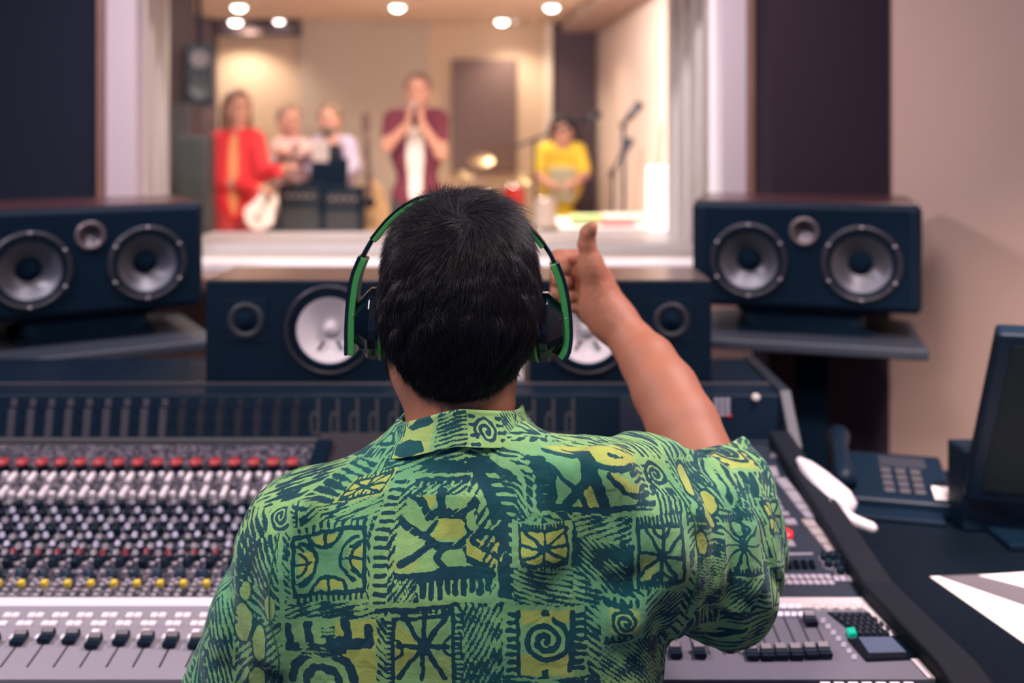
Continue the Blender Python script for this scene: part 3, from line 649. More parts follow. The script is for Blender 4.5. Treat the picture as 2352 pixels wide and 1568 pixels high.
# telephone
ph = thing('desk_phone', 'black desk telephone with wedge body on the side desk', 'telephone', D(2075, 1195)+Vector((0, .02, 0)), math.radians(-14))
def wedge(x0, x1, y0, y1, h0, h1, zb=0): 
    return MB().add([(x0, y0, zb), (x1, y0, zb), (x1, y1, zb), (x0, y1, zb), (x0, y0, zb+h0), (x1, y0, zb+h0), (x1, y1, zb+h1), (x0, y1, zb+h1)], [(0, 3, 2, 1), (4, 5, 6, 7), (0, 1, 5, 4), (1, 2, 6, 5), (2, 3, 7, 6), (3, 0, 4, 7)])
wedge(-.095, .09, 0, .15, .026, .062).build('body', BLK, ph, bevel=.006, seg=3)
wedge(-.085, .07, -.035, .02, .008, .014).build('wrist_rest', BLK, ph, bevel=.003)
sl = (.062-.026)/.15
keys = MB()
for r in range(4):
    for c in range(3):
        y = .022+.02*r; x = -.02+.025*c; z = .026+sl*y+.0006; keys.slab([(x, y, z), (x+.017, y, z), (x+.017, y+.012, z+sl*.012), (x, y+.012, z+sl*.012)], .003, .1)
keys.build('keypad', mat('phone_keys', (.06, .055, .065), .5), ph, )
MB().slab([(-.02, .105, .0515), (.06, .105, .0515), (.06, .135, .0588), (-.02, .135, .0588)], .001, .02).build('display', GREY, ph)
hs = MB().tube([(-.085, .0, .045), (-.088, .015, .055), (-.09, .06, .068), (-.09, .11, .080), (-.088, .15, .086), (-.085, .165, .078)], [.018, .02, .016, .016, .021, .018], 14); hs.build('handset', BLK, ph)
MB().slab([(.060, .012, .0292), (.086, .012, .0292), (.086, .050, .0383), (.060, .050, .0383)], .0012, .02).build('label_card', PAP, ph)
cord = [(-.085+.006*math.cos(k*1.1), -.005-.0012*k+0, .03+.006*math.sin(k*1.1)-.0004*k) for k in range(50)]
MB().tube(cord, .0018, 6).build('cord', BLKM, ph)
# white handset lying against the rail
WPL = mat('white_glossy_plastic', (.80, .74, .78), .3, spec=.5)
wh = thing('desk_lamp_head', 'white glossy curved handset leaning beside the console rail', 'handset', (.56, 1.62, .74))
wh.name = 'telephone_handset'
def W_(px, py, Y, dz=0):
    return P(px, py, Y) - Vector((.56, 1.62, .74)) + Vector((0, 0, dz))
pts = [W_(1832, 1052, 1.66), W_(1852, 1072, 1.65), W_(1876, 1098, 1.63), W_(1900, 1126, 1.61), W_(1922, 1152, 1.59), W_(1936, 1172, 1.58), W_(1942, 1186, 1.575)]
MB().tube(pts, [.004, .013, .019, .024, .028, .026, .014], 20).build('shell', WPL, wh)
MB().tube([W_(1902, 1150, 1.57), W_(1915, 1165, 1.565), W_(1930, 1186, 1.56)], [.006, .009, .008], 14).build('switch_housing', mat('beige_plastic', (.55, .46, .42), .4), wh)
MB().tube([W_(1935, 1182, 1.56), W_(1962, 1196, 1.55), W_(2004, 1212, 1.54), W_(2012, 1215, 1.54)], [.012, .0095, .0085, .005], 16).build('grip', WPL, wh)
# screen at the right edge
X = .733; ms = thing('computer_monitor', 'black flat screen turned away at the right edge of the photo', 'monitor', (.78, 1.62, .74), math.radians(0))
def loc(x, y, z): return (x-.78, y-1.62, z-.74)
tl = (X, 1.50, 1.094); bl = (X, 1.615, .80); 
yaw = Vector((.36, -.10, 0)); th = Vector((.012, .035, .010))
def pan(a, b, off, t, mb=None):
    mb = mb or MB(); A = Vector(a); B_ = Vector(b); v = [A, A+yaw, B_+yaw, B_]; v = [p+off for p in v]+[p+off+t for p in v]
    return mb.add([loc(*p) for p in v], [(0, 1, 2, 3), (7, 6, 5, 4), (0, 4, 5, 1), (1, 5, 6, 2), (2, 6, 7, 3), (3, 7, 4, 0)])
pan(tl, bl, Vector((0, 0, 0)), th).build('screen_housing', BLK, ms, bevel=.006, seg=3)
A, B_ = Vector(tl), Vector(bl); dn = (B_-A); 
q = [A+yaw*.06+dn*.06, A+yaw*.95+dn*.06, A+yaw*.95+dn*.92, A+yaw*.06+dn*.92]; nn = -(q[1]-q[0]).cross(q[3]-q[0]).normalized(); nn = nn if nn.y < 0 else -nn
MB().add([loc(*(p+nn*.002)) for p in q]+[loc(*(p+nn*.0005)) for p in q], [(0, 1, 2, 3), (4, 7, 6, 5), (0, 4, 5, 1), (1, 5, 6, 2), (2, 6, 7, 3), (3, 7, 4, 0)]).build('screen', mat('unlit_screen', (.007, .013, .017), .55, spec=.15), ms)
MB().box(.10, .16, .03, .06, .0, .14).build('stand_neck', BLK, ms); MB().box(-.0, .26, -.06, .14, 0, .012).build('stand_base', BLK, ms, bevel=.003)
bx = tag(MB().box(.742, .86, 1.635, 1.70, .7402, .875).build('equipment_box', BLK, bevel=.005), 'black box unit standing behind the flat screen on the side desk', 'device')
# ================================================================ the live room behind the glass
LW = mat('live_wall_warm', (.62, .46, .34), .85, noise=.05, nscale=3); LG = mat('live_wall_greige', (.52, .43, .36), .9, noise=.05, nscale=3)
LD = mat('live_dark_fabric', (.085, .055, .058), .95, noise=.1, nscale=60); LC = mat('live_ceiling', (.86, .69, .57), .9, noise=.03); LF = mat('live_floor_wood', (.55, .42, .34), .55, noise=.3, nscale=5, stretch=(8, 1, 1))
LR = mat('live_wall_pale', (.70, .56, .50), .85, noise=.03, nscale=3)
struct('floor_live', MB().box(-3.6, 1.4, 3.4, 8.8, -.1, 0), LF)
struct('ceiling_live', MB().box(-3.6, 1.4, 3.2, 8.8, 2.3, 2.4), LC)
def wallseg(name, a, b, m, z0=0, z1=2.3, t=.1):
    a = Vector((*a, 0)); b = Vector((*b, 0)); n = (b-a).normalized().cross(Vector((0, 0, 1)))*-t
    return struct(name, MB().prism([tuple(a)[:2], tuple(b)[:2], tuple(b+n)[:2], tuple(a+n)[:2]], z0, z1), m)
pz = lambda py, Y: H0-(py-PY0)*Y/F
X8 = lambda px, Y: (px-1176)*Y/F
wallseg('wall_live_back', (X8(988, 8.2), 8.2), (X8(1372, 8.2), 8.2), LW)
wallseg('wall_live_back_grey', (X8(688, 8.14), 8.14), (X8(988, 8.2), 8.2), LG)
wallseg('wall_live_left', (X8(500, 8.1), 8.1), (X8(688, 8.2), 8.2), LW)
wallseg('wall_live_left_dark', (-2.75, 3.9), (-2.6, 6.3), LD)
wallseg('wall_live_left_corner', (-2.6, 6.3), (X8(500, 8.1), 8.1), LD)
wallseg('wall_live_right', (X8(1372, 8.2), 8.2), (.98, 3.9), LR)
tag(MB().box(X8(500, 8.05)+.01, X8(690, 8.05), 7.99, 8.09, 2.17, 2.29).build('shade_strip', LD), 'dark strip standing in for shade along the top of the warm wall behind the red jacket', 'shade_strip')  # dark box strip puts the shadowed wall top into colour
# curved soffit on the right of the ceiling
sof = MB(); cv = [(X8(1290, 8.19), 8.19), (.42, 7.6), (.50, 6.9), (.56, 6.2), (.60, 5.4), (.63, 4.6), (.66, 3.95)]
sof.prism(cv+[(.96, 3.95), (.70, 8.19)], 2.20, 2.299); struct('ceiling_soffit', sof, mat('soffit_paint', (.40, .29, .25), .9))
PB = mat('brown_felt_panel', (.17, .11, .10), .95, noise=.12, nscale=30)
Yp = 8.14
tag(MB().box(X8(1037, Yp), X8(1187, Yp), Yp, Yp+.05, pz(396, Yp), pz(136, Yp)).build('wall_panel', PB, bevel=.01), 'brown felt acoustic panel on the warm back wall beside the singer', 'acoustic panel')
tag(MB().box(X8(1272, Yp), X8(1368, Yp), Yp, Yp+.05, .02, 2.28).build('wall_panel', mat('umber_fabric', (.09, .058, .062), .95), bevel=.01), 'full height dark umber fabric panel behind the yellow shirt', 'acoustic panel')
tag(MB().box(X8(1250, Yp), X8(1268, Yp), Yp-.03, Yp+.05, .02, 2.28).build('wall_batten', mat('white_batten', (.78, .68, .58), .6)), 'narrow white vertical batten on the back wall', 'batten')
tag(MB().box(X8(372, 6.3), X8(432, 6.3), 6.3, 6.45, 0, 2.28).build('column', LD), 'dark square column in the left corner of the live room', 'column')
tag(MB().box(X8(402, 5.6), X8(470, 5.6), 5.62, 5.8, .0, pz(312, 5.6)).build('equipment_cabinet', mat('teal_black_cabinet', (.016, .022, .026), .5), bevel=.01), 'blue black equipment cabinet just left of the red jacket', 'cabinet')
tag(MB().box(X8(372, 5.95), X8(436, 5.95), 5.95, 6.2, .0, pz(238, 5.95)).build('equipment_cabinet', mat('grey_cabinet', (.035, .035, .042), .5), bevel=.01), 'taller grey equipment cabinet at the left window jamb', 'cabinet')
# hanging loudspeaker
hp = thing('wall_speaker', 'black loudspeaker hung high in the left corner of live room', 'speaker', (-1.93, 6.15, 1.55), math.radians(18))
MB().box(-.085, .085, 0, .2, 0, .39).build('cabinet', BLK, hp, bevel=.012)
MB().lathe([(.07, 0), (.07, .012), (.06, .010), (.02, .003), (.0001, .002)], (0, -.001, .11), (0, -1, 0), 24).build('woofer', GREY, hp)
MB().lathe([(.055, 0), (.055, .02), (.03, .012), (.0001, .0)], (0, -.001, .29), (0, -1, 0), 24).build('horn', mat('horn_grey', (.16, .15, .2), .4), hp)
MB().tube([(0, .1, .39), (0, .1, .74)], .015, 8).build('bracket', BLKM, hp)
# downlights
DL = mat('downlight_glow', (1, 1, 1), .4, emit=(1, .93, .88), estr=16); DL2 = mat('downlight_dim', (1, 1, 1), .4, emit=(.9, .78, .9), estr=.9)
names = ['front left of the left pair', 'above the singer', 'right of centre near the window', 'left corner at the back', 'second from left at the back', 'bright one of the back right pair', 'dim one of the back right pair']
for k, (px, py) in enumerate([(549, 6), (913, 6), (1267, 6), (541, 41), (641, 40), (1153, 40), (1184, 41)]):
    Y = .9*F/(PY0-py); r = (.052 if k < 6 else .035)*(1.0 if k != 4 else .8)
    t = thing('ceiling_downlight', 'small round ceiling downlight in the live room, ' + names[k], 'downlight', (X8(px, Y), Y, 2.3), 0, 'live room downlights')
    MB().lathe([(r*1.0, -.034), (r*1.1, -.034), (r*1.1, 0), (r*1.0, 0)], seg=20).build('lamp_ring', mat('downlight_ring', (.7, .6, .52), .4), t)
    MB().lathe([(.0001, -r*1.2), (r*.6, -r*1.05), (r*.95, -.03), (r*.95, -.005)], seg=20).build('bulb', DL2 if k == 6 else DL, t)
# glowing white lamp at the right jamb, on the live room side sill
gl = thing('paper_lamp', 'tall glowing white lamp inside the right window jamb', 'lamp', (X8(1512, 4.05), 4.05, .0))
Yl = 4.05
MB().box(-.042, .042, -.04, .04, pz(528, Yl), pz(381, Yl)).build('lamp_shade', mat('lamp_shade_glow', (1, .96, .94), .6, emit=(1, .93, .92), estr=1.6), gl, bevel=.012)
MB().tube([(0, 0, .02), (0, 0, pz(528, Yl))], .012, 10).build('pole', WPL, gl); MB().lathe([(.12, 0), (.12, .02), (.0001, .024)], seg=24).build('base', WPL, gl)
# side table with papers behind the glass
tb = thing('small_table', 'small pale table behind the lower right corner of the window', 'table', (.42, 4.35, 0))
zt2 = pz(512, 4.3)
MB().box(-.22, .24, -.25, .25, zt2-.03, zt2).build('table_top', WPL, tb, bevel=.004)
for sx in (-.2, .2):
    for sy in (-.22, .22): MB().box(sx-.015, sx+.015, sy-.015, sy+.015, 0, zt2-.03).build('leg', GREY, tb)
for k, (dx, dy, s, col, lab) in enumerate([(.08, .0, (.10, .12), (.55, .53, .52), 'white paper pile on the small table behind the glass'), (-.10, -.10, (.07, .07), (.40, .52, .24), 'pale green booklet on the small table behind the glass'), (.02, -.18, (.07, .03), (.75, .22, .22), 'small red pouch on the front of the small pale table')]):
    tag(MB().box(.42+dx-s[0], .42+dx+s[0], 4.35+dy-s[1], 4.35+dy+s[1], zt2+.0005, zt2+.03+.008*(k == 1)).build(['paper_pile', 'booklet', 'pouch'][k], mat('table_item_%d' % k, col, .7), bevel=.004), lab, ['paper', 'booklet', 'pouch'][k])
# ---- people of the band
SKIN = mat('band_skin', (.62, .32, .25), .5, noise=.05); 
def hand_sdf(X, h, d, s=1.0, open_=.6):
    """palm and five separate fingers from wrist h pointing along d"""
    h = np.array(h, float); d = np.array(d, float); d /= np.linalg.norm(d); up = np.array([0, 0, 1.]) if abs(d[2]) < .8 else np.array([1., 0, 0])
    sd = np.cross(d, up); sd /= np.linalg.norm(sd); nn_ = np.cross(sd, d)
    f = cap(X, h, h+d*.06*s, .024*s, .03*s)
    for k, (o, l) in enumerate(((-.027, .060), (-.009, .070), (.009, .066), (.026, .052))):
        a = h+d*.075*s+sd*o*s; b = a+d*l*.55*s; c = b+(d*.5-nn_*open_)*l*.45*s
        f = smin(f, np.minimum(cap(X, a, b, .0095*s), cap(X, b, c, .0088*s)), .008)
    a = h+d*.02*s-sd*.02*s; return smin(f, cap(X, a, a+(d*.6-sd*.6)*.06*s, .012*s, .010*s), .01)
def person(name, label, o, yaw, J, top, legs, hair, skin=SKIN, sleeve=.75, extra=None, h=.010, hairlong=0, beard=None, inner=None, iw=.062, hv=0):
    """J: joints in the person's own frame (metres, z up, facing -y), parts are children of the body mesh"""
    j = {k: np.array(v, float) for k, v in J.items()}
    hc = j['head']; R = rotz(J.get('turn', 0) if isinstance(J.get('turn', 0), (int, float)) else 0)
    fwd = R @ np.array([0, -1, 0])
    def headf(X):
        f = smin(ell(X, hc+[0, 0, .02], (.074, .094, .10), R), ell(X, hc+fwd*.02+[0, 0, -.05], (.055, .065, .065), R), .04)
        f = smin(f, ell(X, hc+fwd*.095+[0, 0, -.012], (.011, .018, .022), R), .012)
        for s in (-1, 1):
            sd = R @ np.array([s, 0, 0]); f = smin(f, ell(X, hc+sd*.075+[0, 0, -.01], (.009, .018, .028), R), .006)
            f = smax(f, -ell(X, hc+sd*.03+fwd*.098+[0, 0, .02], (.016, .012, .009), R), .01)
        f = smin(f, ell(X, hc+fwd*.086+[0, 0, -.062], (.022, .009, .006), R), .006)
        return f
    def armf(X, g=0):
        f = None
        for s in 'lr':
            a = U(.02, cap(X, j['sh'+s], j['el'+s], .048+g, .038+g), cap(X, j['el'+s], j['wr'+s], .038+g, .026+g)); f = a if f is None else np.minimum(f, a)
        return f
    def torsof(X, g=0):
        ch = (j['shl']+j['shr'])/2; 
        f = U(.08, cap(X, j['shl']*.8+ch*.2, j['shr']*.8+ch*.2, .06+g), ell(X, ch*.62+j['hip']*.38, (.155+g, .105+g, .20+g)), ell(X, j['hip']+[0, 0, .03], (.155+g, .11+g, .14+g)))
        return f
    def legf(X, g=0):
        f = None
        for s in 'lr':
            sg = 1 if s == 'l' else -1; hp_ = j['hip']+[sg*.08, 0, -.03]
            a = U(.03, cap(X, hp_, j['kn'+s], .082+g, .055+g), cap(X, j['kn'+s], j['ft'+s]+[0, 0, .07], .052+g, .038+g)); f = a if f is None else smin(f, a, .02)
        return f
    def footf(X):
        f = None
        for s in 'lr':
            a = cap(X, j['ft'+s]+[0, .03, .035], j['ft'+s]+[0, -.11, .03], .036, .03); f = a if f is None else np.minimum(f, a)
        return f
    def bodyf(X):
        f = U(.03, headf(X), cap(X, hc+[0, .02, -.06], (j['shl']+j['shr'])/2+[0, .0, -.01], .05, .055), torsof(X), armf(X), legf(X))
        for s in 'lr': f = smin(f, hand_sdf(X, j['wr'+s], j['hd'+s]-j['wr'+s]), .012)
        return np.minimum(f, footf(X))
    pts = np.array([v for k, v in j.items() if v.shape == (3,)]); lo = pts.min(0)-.16; hi = pts.max(0)+.18; lo[2] = -.01
    V, Q = nets(bodyf, lo, hi, h)
    body = npmesh(name, V, Q, skin); body.location = o; body.rotation_euler = (0, 0, math.radians(yaw)); tag(body, label, 'person')
    def shirt(X):
        f = smin(torsof(X, .014), smax(armf(X, .016), -1e9*np.ones(len(X), np.float32), .01) if sleeve >= 1 else
                 np.minimum(*[U(.02, cap(X, j['sh'+s], j['sh'+s]*(1-sleeve)+j['el'+s]*sleeve, .064, .056)) for s in 'lr']), .03)
        if inner: f = np.maximum(f, -(ell(X, (j['shl']+j['shr'])/2*.55+j['hip']*.45+[0, -.16, 0], (iw, .14, .36))))
        f = np.maximum(f, j['hip'][2]-.12-X[:, 2])
        return np.maximum(f, -ell(X, hc+[0, 0, -.0], (.09, .11, .15)))
    V, Q = nets(shirt, lo, hi, h); npmesh('jacket' if inner else 'shirt', V, Q, top, body)
    if inner:
        V, Q = nets(lambda X: np.maximum(np.maximum(torsof(X, .006), j['hip'][2]-.08-X[:, 2]), X[:, 2]-(hc[2]-.17)), lo, hi, h); npmesh('undershirt', V, Q, inner, body)
    V, Q = nets(lambda X: np.maximum(np.maximum(legf(X, .014), X[:, 2]-j['hip'][2]-.03), .06-X[:, 2]), lo, hi, h); npmesh('trousers', V, Q, legs, body)
    V, Q = nets(lambda X: footf(X)-.008, lo, hi, h); npmesh('shoes', V, Q, BLKM, body)
    def hairf(X):
        f = ell(X, hc+[0, 0, .03]-fwd*.012, (.088+hv, .104+hv, .105+hv), R)
        f = np.maximum(f, -((X-(hc+fwd*.045+[0, 0, .055])) @ (-fwd*.75+np.array([0, 0, .66])).astype(np.float32)) - .0)
        if hairlong:
            for s in (-1, 1):
                sd = R @ np.array([s, 0, 0]); f = smin(f, cap(X, hc+sd*.07+[0, 0, .0]-fwd*.03, hc+sd*.085-fwd*.03+[0, 0, -hairlong], .035, .028), .03)
            f = smin(f, cap(X, hc-fwd*.06, hc-fwd*.075+[0, 0, -hairlong], .06, .05), .03)
        return f
    V, Q = nets(hairf, lo-.05, hi+.05, h*.8); npmesh('hair', V, Q, hair, body)
    if beard:
        V, Q = nets(lambda X: np.maximum(smin(ell(X, hc+fwd*.024+[0, 0, -.062], (.060, .070, .060), R), ell(X, hc+fwd*.03+[0, 0, -.07], (.05, .06, .05), R), .01), (X[:, 2]-(hc[2]-.045))), lo, hi, h*.8); npmesh('beard', V, Q, beard, body)
    e = MB()
    for s in (-1, 1):
        p = hc + R @ np.array([s*.03, 0, 0]) + fwd*.084+[0, 0, .02]; e.lathe([(.0001, 0), (.008, .002), (.011, .008), (.0001, .013)], tuple(p), tuple(fwd), 10)
    e.build('eyes', mat('eye_dark', (.03, .02, .02), .2), body)
    return body
def Jt(px, py, Y, o): # helper: joints from the place in the room relative to the feet
    p = P(px, py, Y); return (p.x-o[0], p.y-o[1], p.z)
DARKH = mat('dark_brown_hair', (.045, .022, .018), .6); BRH = mat('brown_hair', (.16, .075, .045), .6); GRH = mat('sandy_hair', (.21, .125, .085), .7)
# singer in the maroon jacket
Y = 6.4; o = (X8(958, Y), Y, 0)
person('person', 'person in open maroon shirt over white tee, both hands at the microphone', o, 0, dict(
    head=Jt(960, 212, Y, o), shl=Jt(1008, 275, Y, o), shr=Jt(903, 275, Y, o), ell=Jt(1012, 352, Y-.12, o), elr=Jt(890, 335, Y-.12, o),
    wrl=Jt(968, 283, Y-.24, o), wrr=Jt(940, 283, Y-.24, o), hdl=Jt(958, 245, Y-.25, o), hdr=Jt(948, 245, Y-.26, o), hip=(0, .02, .95),
    knl=(.1, -.02, .5), knr=(-.1, -.02, .5), ftl=(.12, 0, 0), ftr=(-.12, 0, 0)), mat('maroon_cloth', (.15, .022, .045), .85), mat('charcoal_trousers', (.045, .045, .06), .8), mat('cropped_hair', (.18, .10, .08), .7),
    sleeve=.55, inner=mat('white_tee', (.82, .76, .78), .8), h=.009)
# woman in red
Y = 6.6; o = (X8(545, Y), Y, 0)
person('person', 'person with long brown hair in a bright red jacket holding a white guitar', o, 0, dict(
    head=Jt(546, 250, Y, o), turn=35, shl=Jt(585, 322, Y, o), shr=Jt(508, 322, Y, o), ell=Jt(605, 400, Y-.12, o), elr=Jt(512, 420, Y-.05, o),
    wrl=Jt(640, 392, Y-.28, o), wrr=Jt(588, 430, Y-.25, o), hdl=Jt(662, 385, Y-.30, o), hdr=Jt(606, 435, Y-.27, o), hip=(0, .02, .90),
    knl=(.12, -.02, .48), knr=(-.08, -.02, .48), ftl=(.14, 0, 0), ftr=(-.08, 0, 0)), mat('red_jacket_cloth', (.80, .022, .035), .75), mat('red_trousers_cloth', (.42, .03, .04), .8), BRH,
    sleeve=1, h=.009, hairlong=.16, iw=.036, inner=mat('orange_top', (.85, .38, .16), .8))
# seated guitarist behind the music stand
Y = 7.3; o = (X8(765, Y), Y, 0)
person('person', 'person with sandy hair and grey beard playing behind the black music stand', o, 0, dict(
    head=Jt(758, 277, Y, o), turn=-15, shl=Jt(800, 335, Y, o), shr=Jt(728, 335, Y, o), ell=Jt(812, 385, Y-.1, o), elr=Jt(718, 385, Y-.1, o),
    wrl=Jt(785, 405, Y-.25, o), wrr=Jt(735, 410, Y-.25, o), hdl=Jt(770, 405, Y-.28, o), hdr=Jt(750, 412, Y-.28, o), hip=(0, .1, .80),
    knl=(.15, -.25, .72), knr=(-.15, -.25, .72), ftl=(.16, -.3, .25), ftr=(-.16, -.3, .25)), mat('lavender_shirt', (.52, .46, .68), .8), mat('dark_jeans', (.04, .045, .07), .8), GRH,
    sleeve=1, beard=mat('grey_beard', (.20, .15, .13), .8), h=.010, iw=.10, inner=mat('black_scarf', (.02, .022, .03), .9))
st = thing('bar_stool', 'tall stool under the person with sandy hair', 'stool', (X8(765, 7.3), 7.4, 0))
MB().lathe([(.17, .62), (.18, .64), (.17, .66), (.0001, .66)], seg=24).build('seat', BLKM, st)
for a in range(4): MB().tube([(.12*math.cos(a*1.57+.8), .12*math.sin(a*1.57+.8), .62), (.2*math.cos(a*1.57+.8), .2*math.sin(a*1.57+.8), 0)], .012, 8).build('leg', BLKM, st)
# drummer in yellow
Y = 7.75; o = (X8(1288, Y), Y, 0)
person('person', 'person with dark hair in a bright yellow shirt seated at the drums', o, 0, dict(
    head=Jt(1292, 308, Y, o), shl=Jt(1328, 348, Y, o), shr=Jt(1250, 348, Y, o), ell=Jt(1344, 400, Y-.05, o), elr=Jt(1235, 400, Y-.05, o),
    wrl=Jt(1320, 420, Y-.25, o), wrr=Jt(1255, 420, Y-.25, o), hdl=Jt(1305, 424, Y-.32, o), hdr=Jt(1270, 424, Y-.32, o), hip=(0, .1, .62),
    knl=(.22, -.25, .56), knr=(-.22, -.25, .56), ftl=(.22, -.3, 0), ftr=(-.22, -.3, 0)), mat('yellow_shirt_cloth', (.90, .66, .05), .8), mat('teal_trousers', (.16, .28, .26), .8), mat('black_curly_hair', (.014, .009, .009), .8), sleeve=.8, h=.010, hairlong=.07, hv=.022)
tag(MB().box(o[0]-.10, o[0]+.10, 7.55, 7.60, .86, 1.12).build('drum_cushion', mat('grey_print', (.42, .40, .30), .8), bevel=.02), 'grey patterned board held before the yellow shirt', 'board')
sto = thing('drum_throne', 'low round drum stool under the person in yellow', 'stool', (o[0], 7.9, 0))
MB().lathe([(.17, .44), (.18, .47), (.17, .49), (.0001, .49)], seg=24).build('seat', BLKM, sto); MB().tube([(0, 0, 0), (0, 0, .44)], .02, 8).build('post', SCREW, sto)
# person in pink half hidden
Y = 7.3; o = (X8(668, Y), Y, 0)
person('person', 'person in pale pink sleeves partly hidden behind the red jacket', o, 0, dict(
    head=Jt(664, 278, Y, o), turn=40, shl=Jt(694, 338, Y, o), shr=Jt(645, 338, Y, o), ell=Jt(712, 345, Y-.2, o), elr=Jt(640, 380, Y-.1, o),
    wrl=Jt(672, 356, Y-.33, o), wrr=Jt(655, 352, Y-.32, o), hdl=Jt(650, 350, Y-.36, o), hdr=Jt(640, 346, Y-.36, o), hip=(0, .05, .80),
    knl=(.1, -.1, .45), knr=(-.1, -.1, .45), ftl=(.1, 0, 0), ftr=(-.1, 0, 0)), mat('pale_pink_cloth', (.62, .40, .42), .8), mat('dark_jeans2', (.05, .05, .07), .8), mat('blond_hair', (.24, .15, .11), .7), sleeve=1, h=.012)
# ---- instruments
def gshape(w1, w2, wm, L):
    pts = []
    for k in range(48):
        a = 2*math.pi*k/48; z = -math.cos(a)*L/2; s = math.sin(a); ww = np.interp(z, [-L/2, -L*.2, L*.12, L*.32, L/2], [w1*.9, w1, wm, w2, w2*.8]); pts.append((s*ww, z))
    return pts
def guitar(label, loc, rot, col, scale=1.0, cat='guitar', electric=False, parent_name='guitar', thick=.1):
    t = thing(parent_name, label, cat, loc); t.rotation_euler = rot
    pts = [(x*scale, z*scale) for x, z in gshape(.20, .145, .125, .50)]; n = len(pts); th = thick*scale
    m = MB(); m.add([(x, -th/2, z) for x, z in pts]+[(x, th/2, z) for x, z in pts], [tuple(range(n)), tuple(range(n, 2*n))[::-1]]+[(i, n+i, n+(i+1) % n, (i+1) % n) for i in range(n)]); m.build('body', col, t, bevel=.006)
    if not electric: MB().lathe([(.05*scale, .0), (.05*scale, .002), (.0001, .002)], (0, -th/2, .04), (0, -1, 0), 24).build('sound_hole', BLKM, t)
    MB().box(-.045*scale, .045*scale, -th/2-.012, -th/2, -.13*scale, -.11*scale).build('bridge', BROWNT, t)
    MB().box(-.027*scale, .027*scale, -th/2-.018, -th/2+.008, .1*scale, .70*scale).build('neck', BROWNT, t)
    MB().box(-.035*scale, .035*scale, -th/2-.012, -th/2+.006, .70*scale, .85*scale).build('headstock', BROWNT, t)
    m = MB()
    for k in range(6): m.tube([(-.018+.0072*k, -th/2-.02, -.12*scale), (-.018+.0072*k, -th/2-.02, .70*scale)], .0008, 4)
    m.build('strings', SCREW, t); return t
guitar('pale wooden acoustic guitar standing upright beside the singer', (X8(850, 6.9), 6.95, .86), (0, math.radians(-3), 0), mat('spruce_top', (.75, .48, .25), .4, noise=.1, nscale=10), .78)
guitar('white guitar held low by the person in the red jacket', (X8(606, 6.36)+.0, 6.33, .90), (0, math.radians(28), math.radians(8)), mat('white_guitar_body', (.85, .76, .78), .35), .55, electric=True, thick=.05)
guitar('dark guitar on the lap of the person with sandy hair', (X8(745, 7.0), 6.96, .93), (0, math.radians(-62), 0), mat('dark_guitar_body', (.06, .03, .03), .35), .8, thick=.08)
gs = thing('guitar_stand', 'black stand holding the pale acoustic guitar', 'guitar stand', (X8(850, 6.9), 6.95, 0))
MB().tube([(0, .12, .9), (0, .1, 0.02)], .012, 8).build('post', BLKM, gs); MB().tube([(-.1, -.08, .60), (0, .1, .60), (.1, -.08, .60)], .012, 8).build('yoke', BLKM, gs)
for a in (0, 2.1, 4.2): MB().tube([(0, .1, .25), (.25*math.cos(a), .1+.25*math.sin(a), .01)], .01, 8).build('leg', BLKM, gs)
msd = thing('music_stand', 'black music stand before the person with sandy hair', 'music stand', (X8(754, 6.85), 6.85, 0))
z0_, z1_ = pz(470, 6.85), pz(365, 6.85)
MB().add([(-.13, -.03, z0_), (.13, -.03, z0_), (.13, .06, z1_), (-.13, .06, z1_), (-.13, -.02, z0_), (.13, -.02, z0_), (.13, .07, z1_), (-.13, .07, z1_)], [(0, 1, 2, 3), (7, 6, 5, 4), (0, 4, 5, 1), (1, 5, 6, 2), (2, 6, 7, 3), (3, 7, 4, 0)]).build('desk', BLKM, msd)
MB().box(-.13, .13, -.07, -.02, z0_-.005, z0_).build('lip', BLKM, msd); MB().tube([(0, .02, z0_+.1), (0, .02, .1)], .012, 8).build('pole', BLKM, msd)
for a in (0.5, 2.6, 4.7): MB().tube([(0, .02, .15), (.25*math.cos(a), .02+.25*math.sin(a), .01)], .01, 8).build('leg', BLKM, msd)
sm = tag(MB().box(X8(712, 6.8), X8(750, 6.8), 6.87, 6.874, pz(372, 6.8), pz(322, 6.8)).build('sheet_music', mat('music_paper', (.85, .80, .84), .8)), 'white sheet music standing up on the black music stand', 'sheet music')
for k, (pxa, pxb, pya, Yq, lab) in enumerate([(640, 740, 425, 6.5, 'black guitar amplifier beside the red trousers, left one of two'), (742, 828, 432, 6.5, 'black guitar amplifier below the music stand, right one of two')]):
    am = thing('guitar_amplifier', lab, 'amplifier', ((X8(pxa, Yq)+X8(pxb, Yq))/2, Yq, 0), 0, 'black amplifiers'); wq = (X8(pxb, Yq)-X8(pxa, Yq))/2
    zt3 = pz(pya, Yq); MB().box(-wq, wq, 0, .22, 0, zt3).build('cabinet', BLKM, am, bevel=.01); MB().box(-wq+.02, wq-.02, -.006, .001, .05, zt3-.14).build('grille', mat('grille_cloth', (.03, .034, .042), .9), am)
    MB().box(-wq+.02, wq-.02, -.006, .001, zt3-.11, zt3-.03).build('control_strip', GREY, am)
    for q in range(4): MB().lathe([(.012, 0), (.01, .015), (.0001, .016)], (-wq+.06+.05*q, -.006, zt3-.07), (0, -1, 0), 10).build('knob', SCREW, am)
